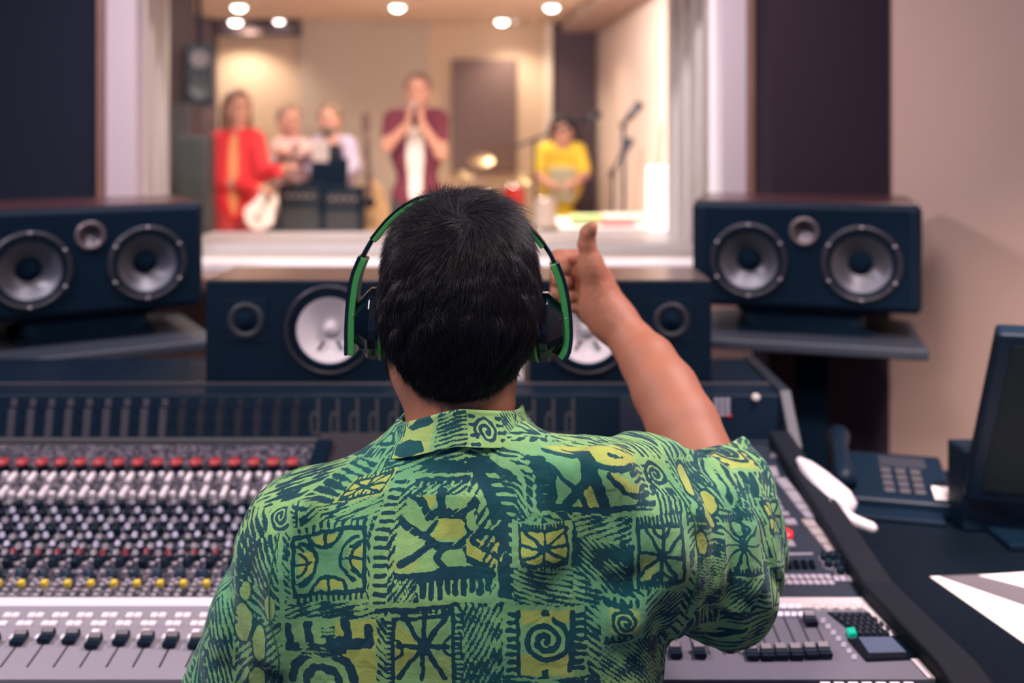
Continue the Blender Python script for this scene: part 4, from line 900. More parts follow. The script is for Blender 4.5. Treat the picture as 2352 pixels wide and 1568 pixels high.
# drum kit pieces
CHR = mat('chrome', (.75, .72, .74), .18, metal=1)
def drum(label, px, py0, py1, wpx, Y, col, name='drum', legs=True):
    x = X8(px, Y); r = wpx*Y/F/2; za, zb_ = pz(py1, Y), pz(py0, Y)
    t = thing(name, label, 'drum', (x, Y, 0))
    MB().lathe([(r, za), (r, zb_)], seg=32).build('shell', col, t)
    MB().lathe([(r*1.04, zb_-.012), (r*1.04, zb_+.006), (r*.97, zb_+.006)], seg=32).build('rim', CHR, t)
    MB().lathe([(.0001, zb_), (r*.98, zb_)], seg=32).build('head', mat('drum_head', (.85, .8, .78), .5), t)
    for a in (0.3, 2.4, 4.5): MB().tube([(r*.8*math.cos(a), r*.8*math.sin(a), za), (r*1.1*math.cos(a), r*1.1*math.sin(a), 0)], .01, 8).build('leg', CHR, t)
drum('red tom drum left of the person in yellow', 1181, 425, 470, 50, 7.2, mat('red_drum_shell', (.55, .03, .03), .25, coat=.5))
drum('pale snare drum behind the engineer\'s head, left of the red tom', 1115, 440, 470, 66, 7.3, mat('silver_shell', (.6, .55, .56), .3, metal=.6))
drum('pale floor drum at the knees of the person in yellow', 1252, 455, 520, 52, 7.1, mat('pale_shell', (.55, .5, .5), .4))
def cymbal(label, px, py, wpx, Y, tilt):
    x = X8(px, Y); z = pz(py, Y); t = thing('cymbal', label, 'cymbal', (x, Y, 0), 0, 'cymbals on their stands')
    r = wpx*Y/F/2; c = MB().lathe([(r, 0), (r*.5, .012), (r*.2, .016), (r*.15, .03), (.0001, .035)], (0, 0, z), (0, -math.sin(tilt), math.cos(tilt)), 32); c.build('plate', mat('bronze', (.55, .42, .26), .38, metal=1), t)
    MB().tube([(0, 0, z), (0, .02, .3)], .009, 8).build('stand', CHR, t)
    for a in (0.3, 2.4, 4.5): MB().tube([(0, .02, .35), (.22*math.cos(a), .22*math.sin(a), .01)], .008, 8).build('leg', CHR, t)
cymbal('bronze cymbal in front of the brown felt panel', 1105, 368, 60, 7.5, .5)
cymbal('bronze cymbal low beside the singer\'s elbow', 1062, 402, 60, 7.6, .3)
cymbal('bronze cymbal just right of the red tom', 1206, 412, 40, 7.3, .6)
def boom(label, base_px, Y, top_py, tip_px, tip_py, tail=None):
    x = X8(base_px, Y); t = thing('microphone_stand', label, 'microphone stand', (x, Y, 0), 0, 'boom microphone stands'); zt4 = pz(top_py, Y); tp = (X8(tip_px, Y)-x, 0, pz(tip_py, Y))
    MB().tube([(0, 0, .05), (0, 0, zt4)], .011, 8).build('pole', BLKM, t)
    dv = Vector(tp)-Vector((0, 0, zt4)); MB().tube([Vector((0, 0, zt4))-dv*.35, tp], .009, 8).build('boom_arm', BLKM, t)
    MB().tube([Vector(tp)-dv.normalized()*.02, Vector(tp)+dv.normalized()*.10], [.02, .028], 12).build('microphone', GREY, t)
    MB().lathe([(.022, -.03), (.022, .03)], (0, 0, zt4), (0, 1, 0), 12).build('clutch', BLKM, t)
    for a in (0.3, 2.4, 4.5): MB().tube([(0, 0, .2), (.2*math.cos(a), .2*math.sin(a), .01)], .009, 8).build('leg', BLKM, t)
boom('microphone stand with boom reaching over the person in yellow', 1228, 7.3, 320, 1352, 272)
boom('tall microphone stand against the pale right wall', 1432, 5.6, 285, 1446, 268)
boom('shorter microphone stand leaning left of the pale right wall', 1408, 6.2, 392, 1432, 350)
# handheld microphone of the singer
mc = thing('microphone', 'handheld microphone between the singer\'s hands', 'microphone', tuple(P(953, 248, 6.12)))
MB().tube([(0, .0, -.12), (0, .0, 0)], [.012, .017], 12).build('handle', BLKM, mc); MB().lathe([(.0001, -.026), (.018, -.018), (.026, 0), (.018, .018), (.0001, .026)], (0, 0, .02), (0, 0, 1), 14).build('grille', SCREW, mc)
# ================================================================ the engineer
def noise3(X, s, seed=0):
    """cheap smooth pseudo noise from warped sines, about -1..1"""
    r = np.random.default_rng(seed); f = np.zeros(len(X), np.float32)
    for k in range(5):
        d = r.normal(size=3); d /= np.linalg.norm(d); f += np.sin(X @ (d*s*(1+.45*k)).astype(np.float32) + r.uniform(0, 6) + .8*f)
    return f/3.2
HC = np.array([-.057, 1.095, 1.235]); HR = rotz(14)
sk = lambda *p: np.array(P(*p))
SHL = np.array([-.215, 1.06, .965]); ELL_ = np.array([-.288, 1.10, .725]); WRL = np.array([-.085, 1.222, .762])
SHR = np.array([.125, 1.055, .985]); ELR = sk(1655, 1165, 1.19); WR = sk(1411, 737, 1.415)
def headf(X):
    hf = HR @ np.array([0, 1., 0]); hs = HR @ np.array([1., 0, 0])
    f = smin(ell(X, HC+[0, -.004, .0], (.075, .093, .092), HR), ell(X, HC+hf*.035+[0, 0, -.075], (.062, .068, .062), HR), .05)
    f = smin(f, ell(X, HC+hf*.0-hs*.052+[0, 0, -.088], (.024, .034, .034), HR), .03)
    f = smin(f, cap(X, HC+hf*.09+[0, 0, .0], HC+hf*.105+[0, 0, -.035], .009, .013), .012)
    for s in (-1, 1):
        f = smin(f, ell(X, HC+hs*s*.077-hf*.004+[0, 0, -.022], (.009, .02, .032), HR), .006)
        f = smax(f, -ell(X, HC+hs*s*.032+hf*.10+[0, 0, .0], (.017, .013, .010), HR), .01)
        f = smin(f, ell(X, HC+hs*s*.032+hf*.088+[0, 0, .0], (.011, .011, .010), HR), .003)
    f = smin(f, ell(X, HC+hf*.092+[0, 0, -.066], (.022, .010, .005), HR), .006)
    return smin(f, ell(X, HC+hf*.092+[0, 0, -.076], (.019, .010, .006), HR), .006)
def neckf(X): return smin(cap(X, (-.055, 1.085, 1.20), (-.055, 1.075, 1.02), .0585, .060), cap(X, (-.055, 1.078, 1.03), (-.055, 1.08, .95), .060, .075), .03)
def torso_w(z): # half width and centre by height
    return np.interp(z, [.45, .60, .78, .90, .965, 1.01, 1.05, 1.09], [.20, .185, .195, .203, .195, .165, .10, .05]).astype(np.float32)
def torsof(X, g=0):
    z = X[:, 2]; a = torso_w(z)+g; b = np.interp(z, [.45, .7, .95, 1.04, 1.09], [.100, .105, .108, .085, .05]).astype(np.float32)+g
    cx = np.interp(z, [.5, .95, 1.05], [-.035, -.045, -.052]).astype(np.float32); cy = np.interp(z, [.5, .9, 1.05], [1.065, 1.062, 1.075]).astype(np.float32)
    dx = np.abs(X[:, 0]-cx)/a; dy = np.abs(X[:, 1]-cy)/b; e = 2.5
    r = (dx**e+dy**e+1e-9)**(1/e); f = (r-1)*b*1.0
    return np.maximum(f, np.maximum(z-1.075, .44-z))
def armsf(X):
    L = U(.03, cap(X, SHL, ELL_, .050, .040), cap(X, ELL_, WRL, .040, .027))
    Ru = cap(X, SHR, ELR, .052, .045)
    return L, Ru
FW = np.array([ELR, ELR*.62+WR*.38, WR])
def forearm(X):
    pr = [(ELR, .045), (sk(1570, 979, 1.275), .0465), (sk(1528, 898, 1.32), .0445), (sk(1488, 830, 1.362), .0385), (sk(1454, 788, 1.39), .0315), (WR, .0275)]
    f = None
    for (a, ra), (b, rb) in zip(pr[:-1], pr[1:]):
        g = cap(X, a, b, ra*.985, rb*.985); f = g if f is None else smin(f, g, .007)
    return smin(f, ell(X, WR, (.029, .024, .026)), .02)
def handf(X):
    s = sk
    # palm: from the wrist up to the knuckle line, thenar mass on the viewer's side
    f = U(.022, cap(X, s(1405, 735, 1.415), s(1378, 690, 1.432), .026, .026), cap(X, s(1376, 700, 1.43), s(1362, 640, 1.445), .026, .022),
          cap(X, s(1388, 695, 1.44), s(1378, 640, 1.452), .018, .015))
    f = U(.016, f, cap(X, s(1360, 690, 1.445), s(1334, 610, 1.475), .022, .019), cap(X, s(1358, 712, 1.44), s(1330, 686, 1.47), .019, .017))
    # thumb: metacarpal, proximal, distal bent slightly back
    f = smin(f, cap(X, s(1380, 690, 1.415), s(1358, 615, 1.415), .0205, .0168), .02)
    th = smin(cap(X, s(1358, 615, 1.415), s(1348, 560, 1.412), .0160, .0120), cap(X, s(1347, 560, 1.412), s(1351, 535, 1.408), .0122, .0108), .006)
    th = smin(th, cap(X, s(1350, 535, 1.408), s(1360, 521, 1.402), .0106, .0078), .006)
    f = smin(f, th, .016)
    nail = ell(X, s(1363, 526, 1.396), (.0050, .0035, .0075)); f = smin(f, nail, .002)
    # four fingers, each knuckle -> middle joint -> end joint -> tip, separate
    fs = [((1334, 592, 1.468), (1284, 593, 1.462), (1282, 606, 1.432), (1298, 616, 1.424), .0118),
          ((1330, 624, 1.474), (1272, 622, 1.468), (1274, 640, 1.436), (1300, 648, 1.424), .0122),
          ((1328, 658, 1.474), (1270, 656, 1.466), (1276, 672, 1.436), (1310, 680, 1.428), .0118),
          ((1332, 690, 1.468), (1286, 688, 1.462), (1290, 700, 1.436), (1316, 706, 1.430), .0102)]
    for k, (a, b, c, d, r) in enumerate(fs):
        a, b, c, d = s(*a), s(*b), s(*c), s(*d)
        g = U(.004, cap(X, a, b, r*1.14, r*1.08), cap(X, b, c, r*1.1, r), cap(X, c, d, r, r*.82))
        f = smin(f, g, .0035)
    f = f + .00035*noise3(X, 420, 5)
    return f
def legsf(X):
    f = None
    for sx in (-1, 1):
        hp = np.array([-.04+sx*.09, 1.06, .50]); kn = np.array([-.04+sx*.16, 1.45, .50]); ft = np.array([-.04+sx*.16, 1.42, .08])
        a = U(.03, cap(X, hp, kn, .085, .058), cap(X, kn, ft, .055, .04), cap(X, ft+[0, -.03, -.03], ft+[0, .14, -.045], .04, .032)); f = a if f is None else np.minimum(f, a)
    return f
SKN = mat('engineer_skin', (.37, .145, .09), .48, spec=.35, noise=.10, nscale=22, bump=.25, bscale=900, sss=.08)
V1, Q1 = nets(lambda X: smin(headf(X), neckf(X), .03), (-.20, .92, 1.0), (.09, 1.28, 1.36), .0035)
def coarse(X):
    L, Ru = armsf(X); f = U(.04, torsof(X, -.012), L, Ru, neckf(X)); f = smin(f, legsf(X), .04)
    return smin(np.maximum(f, X[:, 2]-1.06), handL(X), .012)
def handL(X):
    f = cap(X, WRL, WRL+[.0, .05, -.004], .026, .03)
    for k, o in enumerate((-.03, -.01, .01, .03)):
        a = WRL+[o, .075, -.004]; b = a+[o*.2, .04, -.0]; c = b+[0, .026, -.014]; f = smin(f, np.minimum(cap(X, a, b, .0095), cap(X, b, c, .009)), .006)
    return smin(f, cap(X, WRL+[.02, .03, 0], WRL+[.052, .07, -.008], .012, .010), .01)
V2, Q2 = nets(coarse, (-.46, .85, 0), (.36, 1.75, 1.08), .008)
V3, Q3 = nets(lambda X: smin(forearm(X), handf(X), .018), tuple(np.minimum(ELR, WR)-.09), (WR[0]+.17, WR[1]+.12, WR[2]+.19), .0021)
V, Q = joinvf((V1, Q1), (V2, Q2), (V3, Q3))
eng = npmesh('person', V, Q, SKN)
tag(eng, 'person in a green printed shirt seen from behind, right thumb raised', 'person')
V, Q = nets(lambda X: np.maximum(np.maximum(legsf(X)-.012, X[:, 2]-.62), .07-X[:, 2]), (-.4, .9, 0), (.3, 1.75, .7), .01)
npmesh('trousers', V, Q, mat('dark_jeans3', (.03, .04, .07), .85), eng)
V, Q = nets(lambda X: np.maximum(legsf(X)-.008, X[:, 2]-.10), (-.4, 1.2, 0), (.3, 1.75, .14), .01)
npmesh('shoes', V, Q, BLKM, eng)
# ---- shirt
AD = (ELR-SHR)/np.linalg.norm(ELR-SHR); FD_ = (WR-ELR)/np.linalg.norm(WR-ELR)
FOLD = [  # ridges: start, end, radius, blend  (soft folds of cloth)
    (P(1240, 1055, 1.03), P(1330, 1058, 1.05), .022, .04), (P(1350, 1062, 1.03), P(1440, 1058, 1.06), .020, .02),
    (P(1400, 1075, 1.0), P(1530, 1052, 1.07), .022, .018), (P(1460, 1045, 1.08), P(1560, 1052, 1.13), .024, .02),
    (P(1300, 1095, .985), P(1430, 1270, .973), .014, .04), (P(1385, 1090, .975), P(1510, 1230, .995), .014, .035),
    (P(1205, 1080, .990), P(1240, 1260, .962), .012, .05), (P(1440, 1420, .97), P(1530, 1280, 1.0), .014, .03),
    (P(1620, 1150, 1.08), P(1680, 1330, 1.12), .016, .02), (P(1585, 1180, 1.03), P(1600, 1380, 1.07), .014, .02),
    (P(1665, 1110, 1.14), P(1722, 1260, 1.17), .014, .018), (P(1560, 1060, 1.10), P(1660, 1120, 1.12), .016, .018),
    (P(640, 1230, 1.02), P(560, 1460, 1.04), .012, .025), (P(600, 1260, 1.03), P(500, 1540, 1.06), .014, .02),
    (P(690, 1180, .99), P(640, 1500, 1.0), .010, .03)]
FOLD = [(np.array(a), np.array(b), r, k) for a, b, r, k in FOLD]
def shirtf(X, fold=True):
    f = torsof(X, .004)
    # trapezius and shoulder yoke
    f = smin(f, cap(X, (-.125, 1.065, 1.000), (-.205, 1.06, .978), .048, .048), .05)
    f = smin(f, cap(X, (.005, 1.065, 1.014), (.115, 1.06, 1.006), .050, .052), .04)
    f = smin(f, cap(X, (-.055, 1.075, .985), (-.055, 1.078, 1.058), .082, .0705), .028)
    # left sleeve hanging and flaring
    f = smin(f, cap(X, SHL+[-.006, 0, 0], ELL_+[-.004, 0, .05], .062, .074), .045)
    # right sleeve: wide, draped under the raised arm
    f = smin(f, cap(X, SHR, ELR*.8+SHR*.2, .070, .074), .05)
    f = smin(f, cap(X, SHR+[.055, .03, -.045], ELR+[-.012, -.045, -.045], .062, .062), .04)
    f = smin(f, ell(X, ELR+np.array([-.005, -.05, -.035]), (.058, .075, .105)), .04)
    f = smin(f, cap(X, ELR+[-.03, -.07, .01], ELR+[.0, -.02, .035], .05, .05), .03)
    if fold:
        for a, b, r, k in FOLD:
            m = np.linalg.norm(X-(a+b)*.5, axis=1) < np.linalg.norm(a-b)*.5+r+k+.03
            if m.any(): f[m] = smin(f[m], cap(X[m], a, b, r, r*.8), k)
        # sleeve wrinkles: anisotropic waves along the drape, fading away from the arm
        wr_ = np.exp(-((X-np.array([.23, 1.11, .93], np.float32))**2).sum(1)/.010)
        q = X @ np.array([60., 30., 18.], np.float32) + 1.6*noise3(X, 16, 3)
        f += .0088*wr_*np.sin(q*1.05)*(.6+.4*noise3(X, 22, 9)) + .0036*wr_*np.sin(q*2.7+noise3(X, 30, 2)*2)
        wl = np.exp(-(((X-np.array([-.29, 1.06, .86], np.float32))/np.array([.055, .09, .12], np.float32))**2).sum(1))
        f += .0038*wl*np.sin(X @ np.array([130., 10., 34.], np.float32)+2*noise3(X, 20, 4))
        bk = np.clip((X[:, 2]-.80)/.1, 0, 1)*np.clip((1.02-X[:, 1])/.06, 0, 1)
        f += .0016*bk*np.sin(X @ np.array([46., 0., 30.], np.float32)+2.2*noise3(X, 14, 6)) + .0010*noise3(X, 55, 8)
    # open neck, hem, sleeve openings
    f = np.maximum(f, -cap(X, (-.055, 1.077, 1.065), (-.055, 1.077, 1.3), .0635))
    f = np.maximum(f, .52-X[:, 2])
    c = ELR + FD_*.052 + np.array([.0, -.0, .0]); cut = (X-c.astype(np.float32)) @ (FD_*.9+np.array([.0, -.10, .45])).astype(np.float32)
    near = np.linalg.norm(X-c.astype(np.float32), axis=1)
    cut = np.where(near < .16, cut+.006*np.sin(X[:, 0]*90+X[:, 1]*40), -1)
    f = np.maximum(f, np.minimum(cut, 1))
    f = np.maximum(f, -np.maximum(cap(X, ELR-FD_*.04, WR, .0555, .06), -(X-ELR.astype(np.float32)) @ FD_.astype(np.float32)-.01))
    lo_ = (X-(ELL_+[0, 0, .0]).astype(np.float32)) @ ((ELL_-SHL)/np.linalg.norm(ELL_-SHL)).astype(np.float32)
    f = np.maximum(f, np.where(np.linalg.norm(X-ELL_.astype(np.float32), axis=1) < .13, lo_, -1))
    return f
V, Q = nets(shirtf, (-.46, .86, .50), (.42, 1.32, 1.14), .0034)
sh_tmp = npmesh('shirt_base', V, Q, SKN)
md = sh_tmp.modifiers.new('s', 'SUBSURF'); md.levels = 1; md.subdivision_type = 'CATMULL_CLARK'
dg = bpy.context.evaluated_depsgraph_get(); me = bpy.data.meshes.new_from_object(sh_tmp.evaluated_get(dg)); bpy.data.objects.remove(sh_tmp)
# ---- the print, drawn as cloth ink on a canvas in cloth units (1 unit = 0.43 mm)
CW, CH, CX0, CY0 = 1560, 900, 360, 850
ink = np.zeros((CH, CW), np.float32); yel = np.zeros((CH, CW), np.float32)
gy, gx = np.mgrid[0:CH, 0:CW].astype(np.float32); gx += CX0; gy += CY0
def vnoise(cell, seed):
    r = np.random.default_rng(seed); h, w = int(CH/cell)+3, int(CW/cell)+3; g = r.random((h, w)).astype(np.float32)
    y = (gy-CY0)/cell; x = (gx-CX0)/cell; yi = y.astype(int); xi = x.astype(int); fy = y-yi; fx = x-xi; fy = fy*fy*(3-2*fy); fx = fx*fx*(3-2*fx)
    return (g[yi, xi]*(1-fx)+g[yi, xi+1]*fx)*(1-fy)+(g[yi+1, xi]*(1-fx)+g[yi+1, xi+1]*fx)*fy
N30, N12, N60, N5 = vnoise(30, 1), vnoise(12, 2), vnoise(70, 3), vnoise(5, 4)
WX = gx + 5*(vnoise(18, 11)-.5)+3*(vnoise(7, 12)-.5); WY = gy + 5*(vnoise(18, 13)-.5)+3*(vnoise(7, 14)-.5)
def win_(x0, y0, x1, y1, p=12):
    a = slice(max(0, int(min(y0, y1)-CY0-p)), min(CH, int(max(y0, y1)-CY0+p))); b = slice(max(0, int(min(x0, x1)-CX0-p)), min(CW, int(max(x0, x1)-CX0+p))); return a, b
def stroke(pts, w=7, v=1, taper=0):
    for (x0, y0), (x1, y1) in zip(pts[:-1], pts[1:]):
        A = win_(x0, y0, x1, y1, w+8)
        if ink[A].size == 0: continue
        X_, Y_ = WX[A]-x0, WY[A]-y0; dx, dy = x1-x0, y1-y0; L2 = dx*dx+dy*dy+1e-6; t = np.clip((X_*dx+Y_*dy)/L2, 0, 1)
        d = np.hypot(X_-t*dx, Y_-t*dy); c = np.clip((w*.5*(1-taper*t)*(.85+.4*N12[A])-d)+.5, 0, 1); ink[A] = ink[A]*(1-c)+v*c
def poly_mask(pts, soft=0):
    x0, y0 = min(p[0] for p in pts), min(p[1] for p in pts); x1, y1 = max(p[0] for p in pts), max(p[1] for p in pts); A = win_(x0, y0, x1, y1)
    X_, Y_ = WX[A], WY[A]; m = np.zeros(X_.shape, bool)
    for (ax, ay), (bx_, by) in zip(pts, pts[1:]+pts[:1]):
        if ay == by: continue
        c = ((ay > Y_) != (by > Y_)) & (X_ < (bx_-ax)*(Y_-ay)/(by-ay)+ax); m ^= c
    return A, m
def fill(pts, v): A, m = poly_mask(pts); ink[A][m] = v
def fillr(x0, y0, x1, y1, v): fill([(x0, y0), (x1, y0), (x1, y1), (x0, y1)], v)
def yelr(pts, v=1): A, m = poly_mask(pts); yel[A][m] = v
def hatch(pts, ang, sp=13, duty=.6, seed=0, cut=.30, bend=0):
    A, m = poly_mask(pts); a = math.radians(ang); nz = vnoise(26, 100+seed)[A]; n2 = vnoise(9, 200+seed)[A]
    u = (gx[A]*-math.sin(a)+gy[A]*math.cos(a)) + 9*(vnoise(60, 300+seed)[A]-.5)+2.6*(n2-.5)+bend*((gx[A]*math.cos(a)+gy[A]*math.sin(a))/60)**2
    al = gx[A]*math.cos(a)+gy[A]*math.sin(a); k = np.floor(u/sp); ph = np.abs(u/sp-k-.5)*2
    rr = np.sin(k*12.9898+al/55+seed)*43.5; rr = np.abs(rr-np.floor(rr)-.5)*2
    brk = np.sin(al/(17+9*rr)+k*2.4+3*nz); on = (ph < duty*(1+1.5*(nz-.5))*(.62+.75*rr)) & (brk > -.93+.25*rr); ink[A] = np.where(m, on.astype(np.float32), ink[A])
def teeth(x0, y0, x1, y1, n, L, w=8, side=1, ln=True, lw=6):
    dx, dy = x1-x0, y1-y0; D_ = math.hypot(dx, dy); nx, ny = -dy/D_*side, dx/D_*side
    if ln: stroke([(x0, y0), (x1, y1)], lw)
    for k in range(n):
        t = (k+.5)/n; px, py = x0+dx*t, y0+dy*t; l = L*(.8+.35*((k*37 % 11)/11)); stroke([(px, py), (px+nx*l, py+ny*l)], w)
def arc(cx, cy, r, a0, a1, w=7, v=1, ry=None, n=18):
    ry = ry or r; stroke([(cx+r*math.cos(math.radians(a0+(a1-a0)*k/n)), cy+ry*math.sin(math.radians(a0+(a1-a0)*k/n))) for k in range(n+1)], w, v)
def spiral(cx, cy, R, turns=2.3, w=7, a0=0, dirn=1, ry=1.0):
    n = int(26*turns); stroke([(cx+R*(1-k/n*.93)*math.cos(a0+dirn*2*math.pi*turns*k/n), cy+ry*R*(1-k/n*.93)*math.sin(a0+dirn*2*math.pi*turns*k/n)) for k in range(n+1)], w)
def star(cx, cy, rx, ry, n=8, w=7, off=0):
    for k in range(n):
        a = 2*math.pi*k/n+off; c, s = math.cos(a), math.sin(a); q = 1/max(abs(c), abs(s)); stroke([(cx, cy), (cx+rx*c*q, cy+ry*s*q)], w)
# whole cloth first: woodcut hatching in changing directions
step = 118
for j, y in enumerate(range(CY0-30, CY0+CH+step, step)):
    for i, x in enumerate(range(CX0-60, CX0+CW+step, step)):
        h_ = (i*73+j*151) % 7; hatch([(x, y), (x+step, y+8), (x+step-6, y+step+4), (x+4, y+step)], [-28, 35, -62, 12, 55, -40, 80][h_], 14+(h_*2) % 5, .68, i*9+j)
# cells of the repeat outside the parts that are drawn one by one
def cell(cx, cy, s, kind):
    x0, x1, y0, y1 = cx-s, cx+s, cy-s*.85, cy+s*.85
    fillr(x0-9, y0-9, x1+9, y1+9, 0)
    if kind == 0:
        stroke([(x0, y0), (x1, y0), (x1, y1), (x0, y1), (x0, y0)], 6); star(cx, cy, s, s*.85, 8, 7); teeth(x0, y0-3, x1, y0-3, 7, 8, 5, -1, False); teeth(x0, y1+3, x1, y1+3, 7, 8, 5, 1, False); yelr([(x0, y0), (cx, y0), (cx, y1), (x0, y1)])
    elif kind == 1:
        spiral(cx, cy, s*.6, 2.4, s*.11+2); teeth(x0, y0, x0, y1, 5, s*.3, 7, -1); teeth(x1, y0, x1, y1, 5, s*.3, 7, 1); yelr([(x0, cy), (x1, cy), (x1, y1), (x0, y1)])
    elif kind == 2:
        arc(x0, cy, s*.75, -70, 70, 7); arc(x1, cy, s*.75, 110, 250, 7); arc(cx, y0, s*.6, 15, 165, 7); arc(cx, y1, s*.6, 195, 345, 7); stroke([(x0, y0), (x1, y0), (x1, y1), (x0, y1), (x0, y0)], 7)
    else:
        fill([(x0+s*.2, y0), (x0+s*.8, y0+s*.1), (cx, cy), (x0+s*.3, cy)], 1); teeth(x0, y1, x1, y1, 6, s*.5, 11, -1); yelr([(x0, y0), (x1, y0), (x1, cy), (x0, cy)])
for (cx, cy, s, k) in ((470, 1100, 44, 0), (540, 990, 50, 1), (640, 1010, 40, 3), (745, 985, 44, 2), (860, 950, 40, 0), (1290, 960, 44, 2), (1400, 950, 50, 3), (1500, 930, 40, 0), (430, 1240, 46, 2), (480, 1640, 50, 0), (760, 1690, 55, 2), (1000, 1690, 50, 1), (1250, 1670, 60, 0), (1480, 1650, 50, 3), (1840, 1040, 48, 1), (1850, 1200, 44, 0), (1840, 1360, 50, 2), (1700, 1500, 48, 1), (1830, 1560, 48, 0), (1600, 1620, 50, 2)): cell(cx, cy, s, k)
# upper yoke: long brush marks
hatch([(820, 1040), (1060, 1030), (1060, 1110), (780, 1120)], -22, 15, .62, 41); hatch([(1050, 1030), (1180, 1030), (1190, 1120), (1060, 1105)], 18, 18, .6, 42)
fill([(905, 1062), (1000, 1072), (1030, 1090), (960, 1094), (900, 1078)], 1); fill([(1125, 1065), (1180, 1050), (1195, 1085), (1185, 1120), (1160, 1100), (1130, 1090)], 1)
stroke([(1190, 1030), (1208, 1180), (1222, 1260)], 11, 0)
hatch([(1120, 1100), (1195, 1100), (1215, 1190), (1180, 1195)], 48, 12, .62, 43)
# star square near the left shoulder
q = [(735, 1110), (843, 1080), (840, 1145), (728, 1168)]; fill(q, 0); yelr(q); stroke([(741, 1117), (835, 1090), (832, 1140), (736, 1160), (741, 1117)], 5)
for a, b in (((741, 1117), (832, 1140)), ((736, 1160), (835, 1090)), ((788, 1102), (784, 1150)), ((738, 1138), (834, 1115))): stroke([a, b], 5)
for k in range(9): stroke([(745+k*10.5, 1160-k*2.3), (744+k*10.5, 1151-k*2.3)], 4); stroke([(746+k*10.5, 1106-k*2.8), (745+k*10.5, 1111-k*2.8)], 4)
hatch([(700, 1172), (845, 1146), (846, 1206), (680, 1216)], -30, 11, .6, 44)
# little spiral by the left sleeve
fill([(610, 1165), (685, 1145), (690, 1215), (612, 1225)], 0); spiral(641, 1193, 25, 2.1, 6, .5); teeth(684, 1150, 682, 1212, 6, 12, 5, 1, True, 4)
# square of four half circles
fillr(664, 1207, 850, 1376, 0); stroke([(676, 1232), (832, 1222), (838, 1352), (680, 1362), (676, 1232)], 9)
for pts in (((744, 1228), (38, 30), (8, 172)), ): arc(744, 1226, 36, 5, 172, 8, ry=34)
arc(757, 1358, 40, 188, 355, 8, ry=36); arc(680, 1292, 46, -75, 75, 8, ry=48); arc(836, 1286, 56, 110, 250, 8, ry=48); arc(680, 1292, 26, -70, 70, 6); arc(836, 1286, 32, 115, 245, 6)
for a, b in (((744, 1228), (746, 1256)), ((757, 1356), (755, 1326)), ((682, 1292), (716, 1292)), ((834, 1286), (786, 1284)), ((684, 1250), (700, 1262)), ((690, 1335), (712, 1318)), ((828, 1250), (802, 1262)), ((832, 1325), (806, 1312))): stroke([a, b], 6)
teeth(680, 1212, 834, 1202, 10, 12, 6, 1, False); teeth(682, 1376, 840, 1366, 12, 14, 6, -1, False); yelr([(690, 1260), (725, 1270), (725, 1310), (690, 1320)]); yelr([(720, 1235), (775, 1235), (765, 1255), (730, 1255)]); yelr([(720, 1350), (800, 1345), (780, 1325), (740, 1328)]); yelr([(800, 1262), (828, 1258), (828, 1310), (800, 1308)])
hatch([(838, 1206), (858, 1206), (866, 1372), (846, 1374)], 60, 12, .7, 45); hatch([(652, 1225), (668, 1215), (672, 1372), (650, 1360)], 45, 11, .65, 46)
hatch([(655, 1382), (868, 1370), (872, 1412), (655, 1430)], -14, 12, .7, 47)
# the big animal-like motif in the middle
fillr(850, 1096, 1180, 1388, 0)
teeth(857, 1106, 862, 1388, 15, 26, 9, -1, False); teeth(905, 1112, 1120, 1100, 13, 26, 11, 1, True, 9)
hatch([(900, 1128), (1130, 1112), (1132, 1142), (905, 1152)], -48, 13, .55, 48)
hatch([(884, 1112), (908, 1112), (905, 1388), (890, 1388)], -55, 14, .6, 49)
teeth(1150, 1104, 1160, 1386, 13, 30, 13, -1, True, 26); hatch([(1110, 1100), (1140, 1100), (1140, 1380), (1112, 1380)], -55, 13, .55, 50)
fill([(905, 1318), (1130, 1312), (1140, 1332), (1100, 1340), (900, 1340)], 1); teeth(905, 1325, 1130, 1320, 12, 48, 13, 1, False)
hatch([(905, 1330), (960, 1330), (955, 1382), (905, 1384)], -50, 10, .5, 51)
fill([(912, 1148), (975, 1148), (960, 1180), (990, 1205), (965, 1225), (905, 1225)], 0); yelr([(930, 1150), (975, 1150), (960, 1178), (945, 1178)])
for pts, w_ in ((((975, 1140), (985, 1180), (962, 1195), (935, 1160)), 17), (((935, 1160), (962, 1200), (1000, 1196), (1040, 1208)), 14), (((985, 1180), (1010, 1192), (1045, 1178)), 15),
    (((1040, 1190), (1075, 1200), (1100, 1180), (1120, 1160)), 16), (((1040, 1200), (1065, 1240), (1040, 1262), (1010, 1268)), 18), (((975, 1215), (965, 1240), (985, 1262), (1010, 1268)), 15),
    (((960, 1240), (925, 1225), (905, 1205)), 15), (((985, 1262), (955, 1285), (920, 1300)), 16), (((1040, 1262), (1075, 1290), (1110, 1312)), 17), (((1065, 1240), (1100, 1240), (1140, 1235)), 16),
    (((1010, 1268), (1000, 1295), (1020, 1318)), 14), (((1085, 1215), (1100, 1260), (1145, 1290)), 12), (((910, 1150), (935, 1160)), 10)): stroke(list(pts), w_)
fill([(990, 1205), (1030, 1205), (1040, 1225), (1020, 1250), (990, 1248), (978, 1225)], 0); yelr([(980, 1200), (1042, 1200), (1042, 1252), (980, 1252)]); yelr([(1060, 1255), (1150, 1250), (1160, 1320), (1090, 1318)]); yelr([(900, 1290), (960, 1290), (960, 1315), (900, 1315)], .6)
for k in range(26): x = 905+k*9.7; stroke([(x, 1300-((k*53) % 120)), (x+17, 1278-((k*53) % 120))], 3.2, 0)
stroke([(850, 1386), (1040, 1382), (1180, 1380)], 9, 0); stroke([(866, 1394), (1050, 1390)], 7); teeth(880, 1398, 1040, 1394, 11, 8, 7, 1, False)
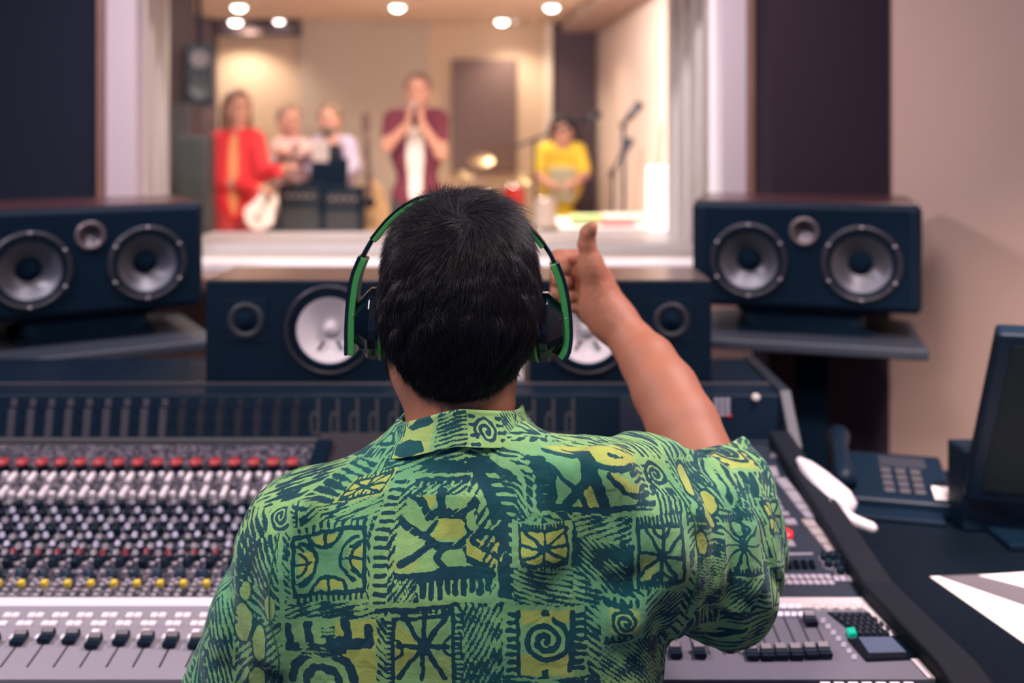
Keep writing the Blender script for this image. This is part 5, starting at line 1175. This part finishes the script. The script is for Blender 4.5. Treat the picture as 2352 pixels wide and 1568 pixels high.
# star square low in the middle
fillr(889, 1404, 1056, 1600, 0); stroke([(905, 1416), (1040, 1408), (1044, 1592), (905, 1590), (905, 1416)], 8); star(974, 1478, 56, 78, 8, 11, .06); arc(1040, 1480, 22, 100, 260, 6); arc(908, 1482, 20, -80, 80, 6)
teeth(900, 1415, 900, 1590, 15, 11, 6, 1, False); teeth(1049, 1412, 1049, 1590, 15, 11, 6, -1, False); yelr([(908, 1420), (970, 1470), (908, 1560)]); yelr([(980, 1500), (1040, 1500), (1040, 1580), (980, 1580)], .5)
hatch([(1062, 1398), (1155, 1396), (1158, 1600), (1062, 1600)], -62, 12, .66, 52)
# ring and thick teeth, lower left
fillr(652, 1414, 870, 1600, 0)
fill([(655, 1470), (760, 1468), (780, 1452), (830, 1456), (862, 1462), (860, 1476), (800, 1480), (700, 1492), (655, 1488)], 1)
for x, l in ((668, 40), (712, 42), (762, 34), (802, 48), (852, 36)): stroke([(x, 1470), (x-4, 1470-l)], 20)
hatch([(740, 1424), (775, 1424), (775, 1455), (738, 1455)], -8, 9, .6, 53)
arc(745, 1562, 74, 180, 360, 20); arc(745, 1562, 40, 180, 360, 18); hatch([(690, 1470), (800, 1470), (800, 1500), (690, 1502)], -6, 9, .7, 54)
yelr([(775, 1420), (868, 1414), (868, 1600), (800, 1600), (810, 1520), (775, 1480)])
fill([(868, 1414), (888, 1410), (890, 1600), (872, 1600)], 1); hatch([(868, 1414), (890, 1410), (892, 1600), (868, 1600)], 50, 12, .6, 55)
# small star square right of the spine
fillr(1176, 1198, 1314, 1300, 0); yelr([(1190, 1210), (1305, 1206), (1306, 1290), (1192, 1294)]); stroke([(1192, 1216), (1300, 1213), (1305, 1284), (1196, 1288), (1192, 1216)], 6); star(1250, 1250, 54, 34, 8, 6, .03)
arc(1254, 1290, 13, 190, 350, 6); teeth(1188, 1204, 1300, 1202, 14, 9, 5, 1, False); teeth(1194, 1298, 1308, 1294, 17, 9, 4.5, -1, False)
hatch([(1180, 1302), (1315, 1300), (1330, 1385), (1180, 1384)], 14, 12, .66, 56)
# upper right motif with fat leaves
fillr(1225, 1020, 1515, 1180, 0); teeth(1232, 1055, 1240, 1172, 7, 34, 15, -1, True, 6)
for pts, w_ in ((((1265, 1078), (1290, 1100), (1330, 1130), (1350, 1165)), 12), (((1345, 1050), (1345, 1100), (1325, 1135), (1300, 1160)), 20), (((1355, 1060), (1375, 1115), (1390, 1165)), 24), (((1395, 1080), (1430, 1120), (1470, 1140)), 11),
    (((1280, 1040), (1340, 1062), (1420, 1070), (1475, 1085)), 11), (((1275, 1170), (1340, 1172), (1430, 1160), (1500, 1158)), 14), (((1270, 1095), (1275, 1150)), 12)): stroke(list(pts), w_)
yelr([(1290, 1030), (1500, 1030), (1480, 1075), (1330, 1055)]); yelr([(1350, 1090), (1380, 1165), (1330, 1165)]); yelr([(1400, 1070), (1470, 1120), (1460, 1140), (1400, 1100)])
hatch([(1425, 1062), (1500, 1075), (1505, 1165), (1455, 1160), (1470, 1120)], 8, 15, .62, 57); hatch([(1380, 1020), (1500, 1015), (1505, 1055), (1400, 1055)], 24, 13, .6, 58)
# spiral on the shoulder point
fillr(1500, 1060, 1590, 1140, 0); spiral(1542, 1100, 34, 2.2, 8, 2.2); teeth(1508, 1068, 1506, 1136, 4, 12, 6, -1, False); hatch([(1500, 1130), (1590, 1130), (1590, 1180), (1515, 1180)], 80, 12, .6, 59)
hatch([(1315, 1182), (1450, 1176), (1450, 1236), (1330, 1250)], -26, 12, .58, 60); hatch([(1312, 1236), (1450, 1240), (1440, 1360), (1385, 1366), (1315, 1300)], 42, 12, .84, 61)
# tall star square at the right seam
fillr(1450, 1180, 1578, 1342, 0); stroke([(1462, 1200), (1562, 1198), (1566, 1318), (1464, 1330), (1462, 1200)], 8); star(1516, 1262, 48, 62, 8, 8, .1); arc(1516, 1202, 18, 0, 180, 7); arc(1518, 1324, 20, 180, 360, 7)
teeth(1456, 1182, 1570, 1178, 12, 15, 6, 1, False); teeth(1460, 1342, 1572, 1328, 13, 13, 6, -1, False); yelr([(1470, 1270), (1510, 1265), (1500, 1320), (1470, 1322)], .7)
fillr(1440, 1240, 1452, 1345, 1)
# small spiral square low right
fillr(1374, 1362, 1480, 1478, 0); stroke([(1384, 1372), (1390, 1382), (1440, 1380)], 8); spiral(1434, 1414, 31, 2.3, 7.5, 1.2); teeth(1388, 1374, 1470, 1366, 5, 12, 8, 1, False); teeth(1388, 1472, 1470, 1462, 6, 16, 8, -1, True, 6); yelr([(1400, 1385), (1470, 1385), (1465, 1440), (1400, 1445)], .6)
hatch([(1480, 1345), (1570, 1340), (1560, 1480), (1482, 1478)], -66, 11, .62, 62, bend=1); hatch([(1378, 1480), (1560, 1475), (1560, 1610), (1385, 1610)], 84, 12, .62, 63, bend=1)
hatch([(1315, 1300), (1380, 1366), (1376, 1400), (1320, 1392)], 20, 12, .62, 64)
# big spiral square
fillr(1156, 1388, 1358, 1545, 0); yelr([(1192, 1400), (1310, 1395), (1305, 1425), (1200, 1430)]); yelr([(1180, 1500), (1320, 1490), (1318, 1545), (1180, 1545)]); spiral(1252, 1466, 55, 2.35, 12, -1.2, 1, .92)
teeth(1190, 1402, 1190, 1540, 8, 24, 10, 1, True, 9); teeth(1314, 1400, 1310, 1532, 8, 30, 11, -1, True, 13); fill([(1244, 1395), (1258, 1395), (1262, 1412), (1244, 1412)], 1); fill([(1246, 1530), (1258, 1530), (1256, 1552), (1244, 1552)], 1)
fillr(1342, 1390, 1378, 1460, 1); hatch([(1345, 1390), (1380, 1390), (1380, 1550), (1350, 1550)], 40, 13, .7, 65); hatch([(1150, 1550), (1380, 1545), (1380, 1610), (1150, 1610)], 4, 13, .66, 66)
# left sleeve: seams of teeth, leaf shapes, streaks
stroke([(648, 1230), (656, 1420), (652, 1600)], 8, 0); hatch([(560, 1240), (640, 1225), (646, 1330), (560, 1345)], 70, 12, .66, 67); teeth(596, 1240, 540, 1400, 14, 16, 7, 1, True, 5)
for (cx, cy, rx, ry) in ((566, 1352, 15, 20), (560, 1425, 22, 46), (600, 1470, 16, 40), (626, 1380, 12, 30), (590, 1560, 18, 30)):
    A = win_(cx-rx, cy-ry, cx+rx, cy+ry); m = ((WX[A]-cx)/rx)**2+((WY[A]-cy)/ry)**2 < 1.35; ink[A][m] = 1; m = ((WX[A]-cx)/rx)**2+((WY[A]-cy)/ry)**2 < 1; ink[A][m] = 0; yel[A][m] = .5
teeth(545, 1300, 520, 1480, 12, 14, 6, -1, False); spiral(466, 1525, 24, 2, 6, 0, 1, 1.6); hatch([(480, 1400), (540, 1340), (530, 1600), (470, 1600)], 74, 11, .6, 68)
# right sleeve: leaf blots, star, streaks
for (cx, cy, rx, ry, an) in ((1632, 1110, 20, 42, -.5), (1668, 1165, 15, 30, -.4), (1640, 1195, 14, 32, .5), (1612, 1250, 12, 26, .2)):
    A = win_(cx-50, cy-50, cx+50, cy+50); c, s = math.cos(an), math.sin(an); a_, b_ = (WX[A]-cx)*c-(WY[A]-cy)*s, (WX[A]-cx)*s+(WY[A]-cy)*c; m = (a_/rx)**2+(b_/ry)**2; ink[A][m < 1.6] = 1; ink[A][m < 1] = 0; yel[A][m < 1] = 1
fillr(1672, 1195, 1760, 1330, 0); star(1712, 1262, 42, 60, 10, 5); teeth(1675, 1200, 1755, 1192, 10, 12, 5, 1); teeth(1675, 1330, 1755, 1322, 10, 12, 5, -1); arc(1712, 1225, 16, 0, 360, 5)
spiral(1700, 1110, 22, 2, 5); hatch([(1600, 1290), (1670, 1280), (1660, 1400), (1590, 1400)], 60, 10, .66, 69, bend=1); hatch([(1670, 1335), (1760, 1330), (1740, 1420), (1660, 1420)], -70, 10, .6, 70, bend=1)
# soften to keep edges smooth when sampled
def blur(a, n=1):
    for _ in range(n):
        a = (np.roll(a, 1, 0)+2*a+np.roll(a, -1, 0))/4; a = (np.roll(a, 1, 1)+2*a+np.roll(a, -1, 1))/4
    return a
ink = blur(ink, 2); yel = blur(yel, 6)
def sample(img, u, v):
    x = np.mod(u-CX0, CW-2); y = np.clip(v-CY0, 0, None); y = np.mod(y, CH-2); xi = x.astype(int); yi = y.astype(int); fx = x-xi; fy = y-yi
    return (img[yi, xi]*(1-fx)+img[yi, xi+1]*fx)*(1-fy)+(img[yi+1, xi]*(1-fx)+img[yi+1, xi+1]*fx)*fy
def cloth_uv(C):
    """cloth coordinates: across the back and round the sides, up and over the shoulders"""
    x, y, z = C[:, 0], C[:, 1], C[:, 2]; ys = np.interp(x, [-.36, -.22, -.05, .13, .28], [1.05, .985, .95, .975, 1.06])
    over = np.clip(y-ys-.012, 0, None); k = F/ys
    return 1176+(x+np.sign(x+.045)*over*.75)*k, PY0+(H0-z)*k - over*k*.35
def print_attrs(me, fn=cloth_uv):
    n = len(me.vertices); co = np.empty(n*3, np.float32); me.vertices.foreach_get('co', co); C = co.reshape(-1, 3); u, v = fn(C)
    a = me.attributes.new('ink', 'FLOAT', 'POINT'); a.data.foreach_set('value', sample(ink, u, v).astype(np.float32))
    a = me.attributes.new('yellow', 'FLOAT', 'POINT'); a.data.foreach_set('value', sample(yel, u, v).astype(np.float32))
def shirt_mat():
    m = bpy.data.materials.new('printed_cotton'); m.use_nodes = True; nt = m.node_tree; b = nt.nodes['Principled BSDF']; b.inputs['Roughness'].default_value = .85; b.inputs['Specular IOR Level'].default_value = .2
    b.inputs['Sheen Weight'].default_value = .12
    A = nt.nodes.new('ShaderNodeAttribute'); A.attribute_name = 'ink'; Yl_ = nt.nodes.new('ShaderNodeAttribute'); Yl_.attribute_name = 'yellow'
    tc = nt.nodes.new('ShaderNodeTexCoord'); nz = nt.nodes.new('ShaderNodeTexNoise'); nz.inputs['Scale'].default_value = 9; nz.inputs['Detail'].default_value = 5; nt.links.new(tc.outputs['Object'], nz.inputs['Vector'])
    r1 = nt.nodes.new('ShaderNodeMapRange'); r1.inputs[1].default_value = .38; r1.inputs[2].default_value = .60; nt.links.new(A.outputs['Fac'], r1.inputs[0])
    def mix(a, b_, f):
        n = nt.nodes.new('ShaderNodeMix'); n.data_type = 'RGBA'
        for s, q in (('A', a), ('B', b_)):
            if isinstance(q, tuple): n.inputs[s].default_value = (*q, 1)
            else: nt.links.new(q, n.inputs[s])
        nt.links.new(f, n.inputs['Factor']); return n.outputs['Result']
    r2 = nt.nodes.new('ShaderNodeMapRange'); r2.inputs[1].default_value = .38; r2.inputs[2].default_value = .62; nt.links.new(nz.outputs['Fac'], r2.inputs[0])
    base = mix((.15, .40, .19), (.27, .49, .17), r2.outputs[0]); yy = mix(base, (.40, .48, .11), Yl_.outputs['Fac'])
    dark = mix((.007, .075, .085), (.010, .055, .080), r2.outputs[0]); col = mix(yy, dark, r1.outputs[0])
    n3 = nt.nodes.new('ShaderNodeTexNoise'); n3.inputs['Scale'].default_value = 70; n3.inputs['Detail'].default_value = 6; nt.links.new(tc.outputs['Object'], n3.inputs['Vector'])
    r3 = nt.nodes.new('ShaderNodeMapRange'); r3.inputs[3].default_value = .80; r3.inputs[4].default_value = 1.18; nt.links.new(n3.outputs['Fac'], r3.inputs[0])
    mu = nt.nodes.new('ShaderNodeVectorMath'); mu.operation = 'SCALE'; nt.links.new(col, mu.inputs[0]); nt.links.new(r3.outputs[0], mu.inputs['Scale']); nt.links.new(mu.outputs[0], b.inputs['Base Color'])
    w_ = nt.nodes.new('ShaderNodeTexNoise'); w_.inputs['Scale'].default_value = 1200; nt.links.new(tc.outputs['Object'], w_.inputs['Vector'])
    w2 = nt.nodes.new('ShaderNodeTexNoise'); w2.inputs['Scale'].default_value = 38; w2.inputs['Detail'].default_value = 3; w2.inputs['Distortion'].default_value = .8; nt.links.new(tc.outputs['Object'], w2.inputs['Vector'])
    bp = nt.nodes.new('ShaderNodeBump'); bp.inputs['Strength'].default_value = .35; bp.inputs['Distance'].default_value = .0005; nt.links.new(w_.outputs['Fac'], bp.inputs['Height'])
    b2 = nt.nodes.new('ShaderNodeBump'); b2.inputs['Strength'].default_value = .45; b2.inputs['Distance'].default_value = .006; nt.links.new(w2.outputs['Fac'], b2.inputs['Height']); nt.links.new(bp.outputs[0], b2.inputs['Normal']); nt.links.new(b2.outputs[0], b.inputs['Normal'])
    return m
SHM = shirt_mat(); me.materials.clear(); me.materials.append(SHM); me.name = 'shirt'; print_attrs(me)
me.polygons.foreach_set('use_smooth', np.ones(len(me.polygons), bool))
shirt = bpy.data.objects.new('shirt', me); link(shirt, eng)
# armhole seams as fine ridges of thread
# ---- collar: stand band and folded fall
def ring(name, prof_fn, nA=560, nR=110):
    """surface of revolution-like strip around the neck; prof_fn(angle, t)->point"""
    V = []; 
    for i in range(nA):
        a = 2*math.pi*i/nA
        for j in range(nR): V.append(prof_fn(a, j/(nR-1)))
    V = np.array(V); Q = []
    I = np.arange(nA); J = np.arange(nR-1); ii, jj = np.meshgrid(I, J, indexing='ij'); i2 = (ii+1) % nA
    Q = np.stack([ii*nR+jj, i2*nR+jj, i2*nR+jj+1, ii*nR+jj+1], -1).reshape(-1, 4)
    o = npmesh(name, V, Q, SHM, eng); return o
NC = np.array([-.056, 1.078])
def collar_pt(a, t):
    # a: 0 = +x, -90deg = towards the camera (back of the neck). t 0..1 runs from inside base, over the fold, down to the outer edge
    bx = math.cos(a); by = math.sin(a); back = max(0, -by); front = max(0, by)
    ztop = 1.1155 - .020*abs(bx)**1.5 + .007*bx - .045*front
    zin = ztop-.05; zout = 1.0825 - .020*abs(bx)**1.5 + .008*bx - .045*front
    r_in = .0640; r_out = .0805+.007*abs(bx)
    if t < .35: s = t/.35; z = zin+(ztop-.003-zin)*s; r = r_in+.001*s
    elif t < .5: s = (t-.35)/.15*math.pi; z = ztop-.003+.003*math.sin(s); r = r_in+.001+(.0035)*(1-math.cos(s))/2
    else: s = (t-.5)/.5; z = ztop-.003+(zout-(ztop-.003))*s; r = r_in+.0045+(r_out-r_in-.0045)*s**1.3 + .0015*math.sin(a*5+1)*s + .003*max(0, -bx)*s
    ex, ey = 1.0, .98
    return (NC[0]+bx*r*ex, NC[1]+by*r*ey, z)
def collar_uv(C):
    d = C[:, :2]-NC; a = np.arctan2(d[:, 0], -d[:, 1]); return 1060+a*.0745*2330, 985-(C[:, 2]-1.099+.020*np.abs(np.sin(a))**1.5)*2330
# the collar print is its own drawing
ink_s, yel_s = ink.copy(), yel.copy(); ink[:] = 0; yel[:] = 0
for k, x in enumerate(range(700, 1500, 90)): hatch([(x, 930), (x+90, 930), (x+86, 1045), (x-4, 1045)], [20, -12, 70, -30, 8, -60, 50][k % 7], 9, .58, 80+k)
fillr(915, 938, 1008, 1042, 0); yel[:] = .15
for pts in ([(918, 975), (945, 955), (985, 950), (1000, 962), (985, 972), (950, 978)], [(905, 1010), (935, 996), (975, 1005), (990, 1024), (950, 1034), (915, 1030)]): fill(pts, 1)
yelr([(910, 945), (1000, 940), (1000, 1040), (910, 1040)], .7)
hatch([(1010, 935), (1082, 932), (1084, 1038), (1010, 1042)], -8, 9, .6, 91)
fillr(1086, 936, 1178, 1030, 0); spiral(1132, 982, 30, 1.9, 7.5, 2.6); teeth(1092, 944, 1096, 1022, 4, 15, 8, -1, False); teeth(1176, 944, 1176, 1022, 5, 13, 7, 1, False)
hatch([(1182, 930), (1230, 930), (1236, 1040), (1182, 1040)], 60, 9, .6, 92)
ink = blur(ink, 2); yel = blur(yel, 4)
collar = ring('collar', collar_pt); print_attrs(collar.data, collar_uv); ink, yel = ink_s, yel_s
md = collar.modifiers.new('thick', 'SOLIDIFY'); md.thickness = .0012; md.offset = -1
# turned hem round the opening of the raised sleeve
HN = FD_*.9+np.array([0, -.10, .45]); HN /= np.linalg.norm(HN); HA = np.cross(HN, [0, 1, 0]); HA /= np.linalg.norm(HA); HB = np.cross(HN, HA); HC_ = ELR+FD_*.058+np.array([.004, -.004, 0])
def hem_pt(a, t):
    w_ = .0025*math.sin(3*a+.6)+.0022*math.sin(7*a)+.0012*math.sin(13*a+1); r = .0605+w_ + .004*(1-t); h = -.022+.036*t+.003*math.sin(2*a+1.2)+.002*math.sin(5*a)
    if t > .86: r -= (t-.86)*.02
    return HC_+HA*math.cos(a)*r*1.02+HB*math.sin(a)*r*.98+HN*h
hem = ring('sleeve_hem', hem_pt, 360, 34); print_attrs(hem.data, cloth_uv); md = hem.modifiers.new('thick', 'SOLIDIFY'); md.thickness = .0014; md.offset = 0
# stitched seams: yoke edge, armholes, collar base
SEAM = mat('seam_thread', (.03, .16, .09), .8)
def seam(pts, r=.0011, out=.0008):
    P_ = np.array(pts, np.float32)
    for _ in range(14):
        f = shirtf(P_); e = .002; G = np.stack([shirtf(P_+np.array(d, np.float32)*e)-shirtf(P_-np.array(d, np.float32)*e) for d in ((1, 0, 0), (0, 1, 0), (0, 0, 1))], 1)/(2*e)
        P_ = P_-(f-out*0)[:, None]*G*.7
    return [tuple(p) for p in P_]
def seam_line(p0, p1, n=46, curve=(0, 0, 0)):
    p0, p1, c = map(lambda q: np.array(q, float), (p0, p1, curve)); return [tuple(p0+(p1-p0)*t+c*math.sin(math.pi*t)) for t in np.linspace(0, 1, n)]
MB().tube(seam(seam_line(P(1592, 1075, 1.0), P(1572, 1400, 1.02), 50, (.006, 0, 0))), .0010, 6).build('seam', SEAM, eng)
MB().tube(seam(seam_line(P(652, 1225, .99), P(646, 1560, 1.0), 40)), .0009, 6).build('seam', SEAM, eng)
# ---- hair
HRC = mat('black_hair', (.010, .0085, .014), .42, spec=.3)
hb = np.array([0, -1., 0])
def sup(X, c, r, e):
    Q = np.abs(X-np.array(c, np.float32))/np.array(r, np.float32); k = ((Q**e).sum(1)+1e-9)**(1/e); return (k-1)*min(r)
def hairf(X):
    f = sup(X, (-.0565, 1.088, 1.234), (.0775, .098, .0935), 2.3)
    f = smin(f, ell(X, (-.057, 1.080, 1.205), (.0785, .088, .082)), .03)
    f = smin(f, cap(X, (-.057, 1.078, 1.19), (-.055, 1.062, 1.152), .066, .048), .03)
    z = X[:, 2]; y = X[:, 1]
    f = np.maximum(f, (1.131+np.clip((y-1.03)*.75, -.004, .2)) - z - .0)
    f = np.maximum(f, y-(1.14-(1.235-z)*.55))
    return f + .0012*noise3(X, 130, 21)
V, Q = nets(hairf, (-.19, .94, 1.05), (.08, 1.24, 1.37), .004)
cap_ = npmesh('hair', V, Q, HRC)
hm = cap_.data
def strands(V, Q, n, seed=5):
    r = np.random.default_rng(seed); A_, B_, C_, D_ = (V[Q[:, k]] for k in range(4)); nr = np.cross(C_-A_, D_-B_); ar = np.linalg.norm(nr, axis=1); nr /= ar[:, None]+1e-12
    pr = ar.copy(); cz = (A_+C_)/2; pr[cz[:, 2] < 1.115] *= .4; pr[(cz[:, 1] > 1.16)] *= .5; pr /= pr.sum()
    idx = r.choice(len(Q), n, p=pr); s, t = r.random((2, n, 1)); root = (A_[idx]*(1-s)+B_[idx]*s)*(1-t)+(D_[idx]*(1-s)+C_[idx]*s)*t; N = nr[idx]
    sign = np.sign(((root-np.array([-.057, 1.085, 1.22]))*N).sum(1, keepdims=True)); N = N*sign
    crown = np.array([-.050, 1.02, 1.315]); rel = root-crown
    down = np.array([0, -.1, -1.]); swirl = np.cross(rel, np.array([0, -.6, .8])); swirl /= np.linalg.norm(swirl, axis=1, keepdims=True)+1e-9
    dist = np.linalg.norm(rel, axis=1, keepdims=True); out = rel/(dist+1e-9)
    wgt = np.clip(dist/.09, 0, 1); d = out*(1-wgt*.6)+swirl*(.55*(1-wgt)+.12)+down*wgt*.9 + r.normal(size=(n, 3))*.20
    side = root[:, :1]+.057; top = np.clip((root[:, 2:3]-1.26)/.06, 0, 1)
    nx = noise3(root.astype(np.float32), 60, 31)[:, None]; ny = noise3(root.astype(np.float32), 60, 32)[:, None]; d += .45*np.concatenate([nx, ny*0, ny], 1)*(.4+.6*top); n4 = noise3(root.astype(np.float32), 170, 33)[:, None]; n5 = noise3(root.astype(np.float32), 170, 34)[:, None]; d += .35*np.concatenate([n4, n4*0, n5], 1)
    d -= N*(d*N).sum(1, keepdims=True); d /= np.linalg.norm(d, axis=1, keepdims=True)+1e-9
    nape = np.clip((root[:, 2:3]-1.11)/.08, 0.12, 1); L = (.006+.010*nape+.013*top)*r.uniform(.6, 1.25, (n, 1)); lift = (.16+.22*r.random((n, 1)))*(1+.3*(1-nape))
    p0 = root-N*.001; p1 = root+(d*.55+N*lift)*L*.45; p2 = root+(d*.95+N*lift*.9)*L*.78; p3 = root+(d*1.18+N*lift*.62)*L
    w = (.00017*r.uniform(.7, 1.5, (n, 1))); sd = np.cross(d, N); sd /= np.linalg.norm(sd, axis=1, keepdims=True)+1e-9
    out_v = []
    for p, k in ((p0, 1.2), (p1, 1.0), (p2, .8), (p3, .2)): out_v += [p-sd*w*k, p+sd*w*k, p+N*w*k*1.2]
    VV = np.stack(out_v, 1).reshape(-1, 3); base = np.arange(n)[:, None]*12; F_ = []
    for l in range(3):
        for a, b in ((0, 1), (1, 2), (2, 0)): F_.append(base+np.array([[3*l+a, 3*l+b, 3*l+3+b, 3*l+3+a]]))
    return VV, np.concatenate(F_)
V2_, Q2_ = strands(V, Q, 52000)
bpy.data.objects.remove(cap_)
VV, QQ = joinvf((V, Q), (V2_, Q2_)); npmesh('hair', VV, QQ, HRC, eng)
# beard along the jaw, mostly hidden, and short stray hairs
hf = HR @ np.array([0, 1., 0])
V, Q = nets(lambda X: np.maximum(np.maximum(headf(X)-.004, X[:, 2]-(HC[2]-.055)), -((X-(HC+hf*.0).astype(np.float32)) @ (hf+np.array([0, 0, .15])).astype(np.float32)+.0)), (-.2, .95, 1.05), (.1, 1.28, 1.25), .004)
V2_, Q2_ = strands(V, Q, 2500, 9); V2_ = V2_
npmesh('beard', *joinvf((V, Q), (V2_, Q2_)), mat('beard_hair', (.02, .012, .012), .5), eng)
# stool he sits on
stl = thing('office_stool', 'black padded stool under the person in the green shirt', 'stool', (-.04, 1.02, 0))
MB().lathe([(.18, .36), (.20, .375), (.20, .395), (.18, .41), (.0001, .41)], seg=32).build('seat', MATS['black_leather'], stl)
MB().tube([(0, 0, .06), (0, 0, .36)], .025, 12).build('post', CHR, stl)
for a in range(5): MB().tube([(0, 0, .07), (.27*math.cos(a*1.2566), .27*math.sin(a*1.2566), .045)], .014, 8).build('base_arm', BLKM, stl); 
for a in range(5): MB().lathe([(.022, -.012), (.025, 0), (.022, .012)], (.27*math.cos(a*1.2566), .27*math.sin(a*1.2566), .026), (math.sin(a*1.2566), -math.cos(a*1.2566), 0), 16).build('caster', BLKM, stl)
# ================================================================ headphones
GRN = mat('green_rubber', (.045, .27, .065), .38, spec=.5); GRND = mat('dark_green_line', (.06, .22, .09), .4)
hp = thing('headphones', 'black headphones with green inner band worn over the dark hair', 'headphones', (-.057, 1.085, 1.215))
HP = Vector((-.057, 1.085, 1.215)); Yh = 1.092
def arcpt(px, py, Y=Yh): return P(px, py, Y)-HP
def smooth(pts, n=6):
    """Catmull-Rom through pts"""
    out = []; p = [pts[0]]+list(pts)+[pts[-1]]
    for i in range(1, len(p)-2):
        for k in range(n):
            t = k/n; a, b, c, d = p[i-1], p[i], p[i+1], p[i+2]
            out.append(.5*((2*b)+(c-a)*t+(2*a-5*b+4*c-d)*t*t+(3*b-a-3*c+d)*t*t*t))
    out.append(p[-2]); return out
def bandstrip(name, pts, wy, t0, t1, m, parent=hp, wfun=None):
    """strip following pts in the x-z plane; t0..t1 = inner/outer offset from the path, wy = depth in y"""
    pts = smooth(pts); n = len(pts); v = []; cen = Vector((0.0, 0, 0))
    for i, p in enumerate(pts):
        t = (pts[min(i+1, n-1)]-pts[max(i-1, 0)]).normalized(); o = Vector((t.z, 0, -t.x)); 
        if o.dot(Vector((p.x, 0, p.z))) < 0: o = -o
        w_ = wy*(wfun(i/(n-1)) if wfun else 1)
        for a, b in ((t0, -w_), (t0, w_), (t1, w_), (t1, -w_)): q_ = p+o*a; v.append((q_.x, q_.y+b, q_.z))
    f = [(0, 1, 2, 3), tuple(4*(n-1)+k for k in (3, 2, 1, 0))]+[(4*i+k, 4*i+(k+1) % 4, 4*i+4+(k+1) % 4, 4*i+4+k) for i in range(n-1) for k in range(4)]
    return MB().add(v, f, False).build(name, m, parent, bevel=.0010, seg=2)
top = [(857, 548), (900, 497), (950, 462), (1010, 444), (1060, 441), (1110, 446), (1165, 474), (1210, 515), (1250, 562)]
tp = [arcpt(*p, 1.10) for p in top]
bandstrip('headband', tp, .015, .0, .0028, GLOSS); bandstrip('band_lining', tp, .0145, -.0052, .0, GRN)
for side in (0, 1):
    L = [(857, 548), (846, 566), (833, 590)] if side == 0 else [(1250, 562), (1263, 582), (1275, 606)]
    bandstrip('slider', [arcpt(*p, 1.10) for p in L], .010, -.0022, .0022, BLK)
    A = [(835, 588), (819, 628), (810, 680), (806, 740), (806, 808)] if side == 0 else [(1274, 602), (1290, 645), (1301, 700), (1305, 760), (1300, 800), (1288, 818)]
    ap = [arcpt(*p, 1.098) for p in A]
    bandstrip('arm_shell', ap, .013, .0008, .0046, GLOSS, wfun=lambda t: 1+.5*t); bandstrip('arm_lining', ap, .012, -.0062, .0010, GRN, wfun=lambda t: 1+.5*t)
for side, (cx, cy, r, dirn) in enumerate(((872, 742, .0415, -1), (1243, 750, .0400, 1))):
    Y = 1.098; c = P(cx, cy, Y)-HP; ax = Vector((dirn, -.06 if side == 0 else -.16, .03)).normalized()
    r = r*.96
    sh = MB().lathe([(r*.98, -.002), (r, .002), (r*.99, .010), (r*.92, .013), (r*.58, .024), (r*.52, .026), (.0001, .026)], c, ax, 22, smooth=False).build('ear_cup', GLOSS, hp, bevel=.0006)
    MB().lathe([(r*1.0, -.0045), (r*1.012, -.0035), (r*1.012, -.0022), (r*1.0, -.0012)], c, ax, 64).build('accent_ring', GRN, sh)
    MB().lathe([(r*.96, -.005), (r*.99, -.010), (r*.93, -.0165), (r*.74, -.018), (r*.70, -.006)], c, ax, 56).build('ear_cushion', mat('soft_black_pad', (.008, .011, .018), .6), hp)
    MB().tube([c+ax*.024, c+ax*(.034)], .010, 16).build('hinge', BLK, hp)
    MB().tube([c+ax*.0262+Vector((0, -.018, .012)), c+ax*.0268+Vector((0, -.018, .012))], .0016, 8).build('screw', SCREW, sh)
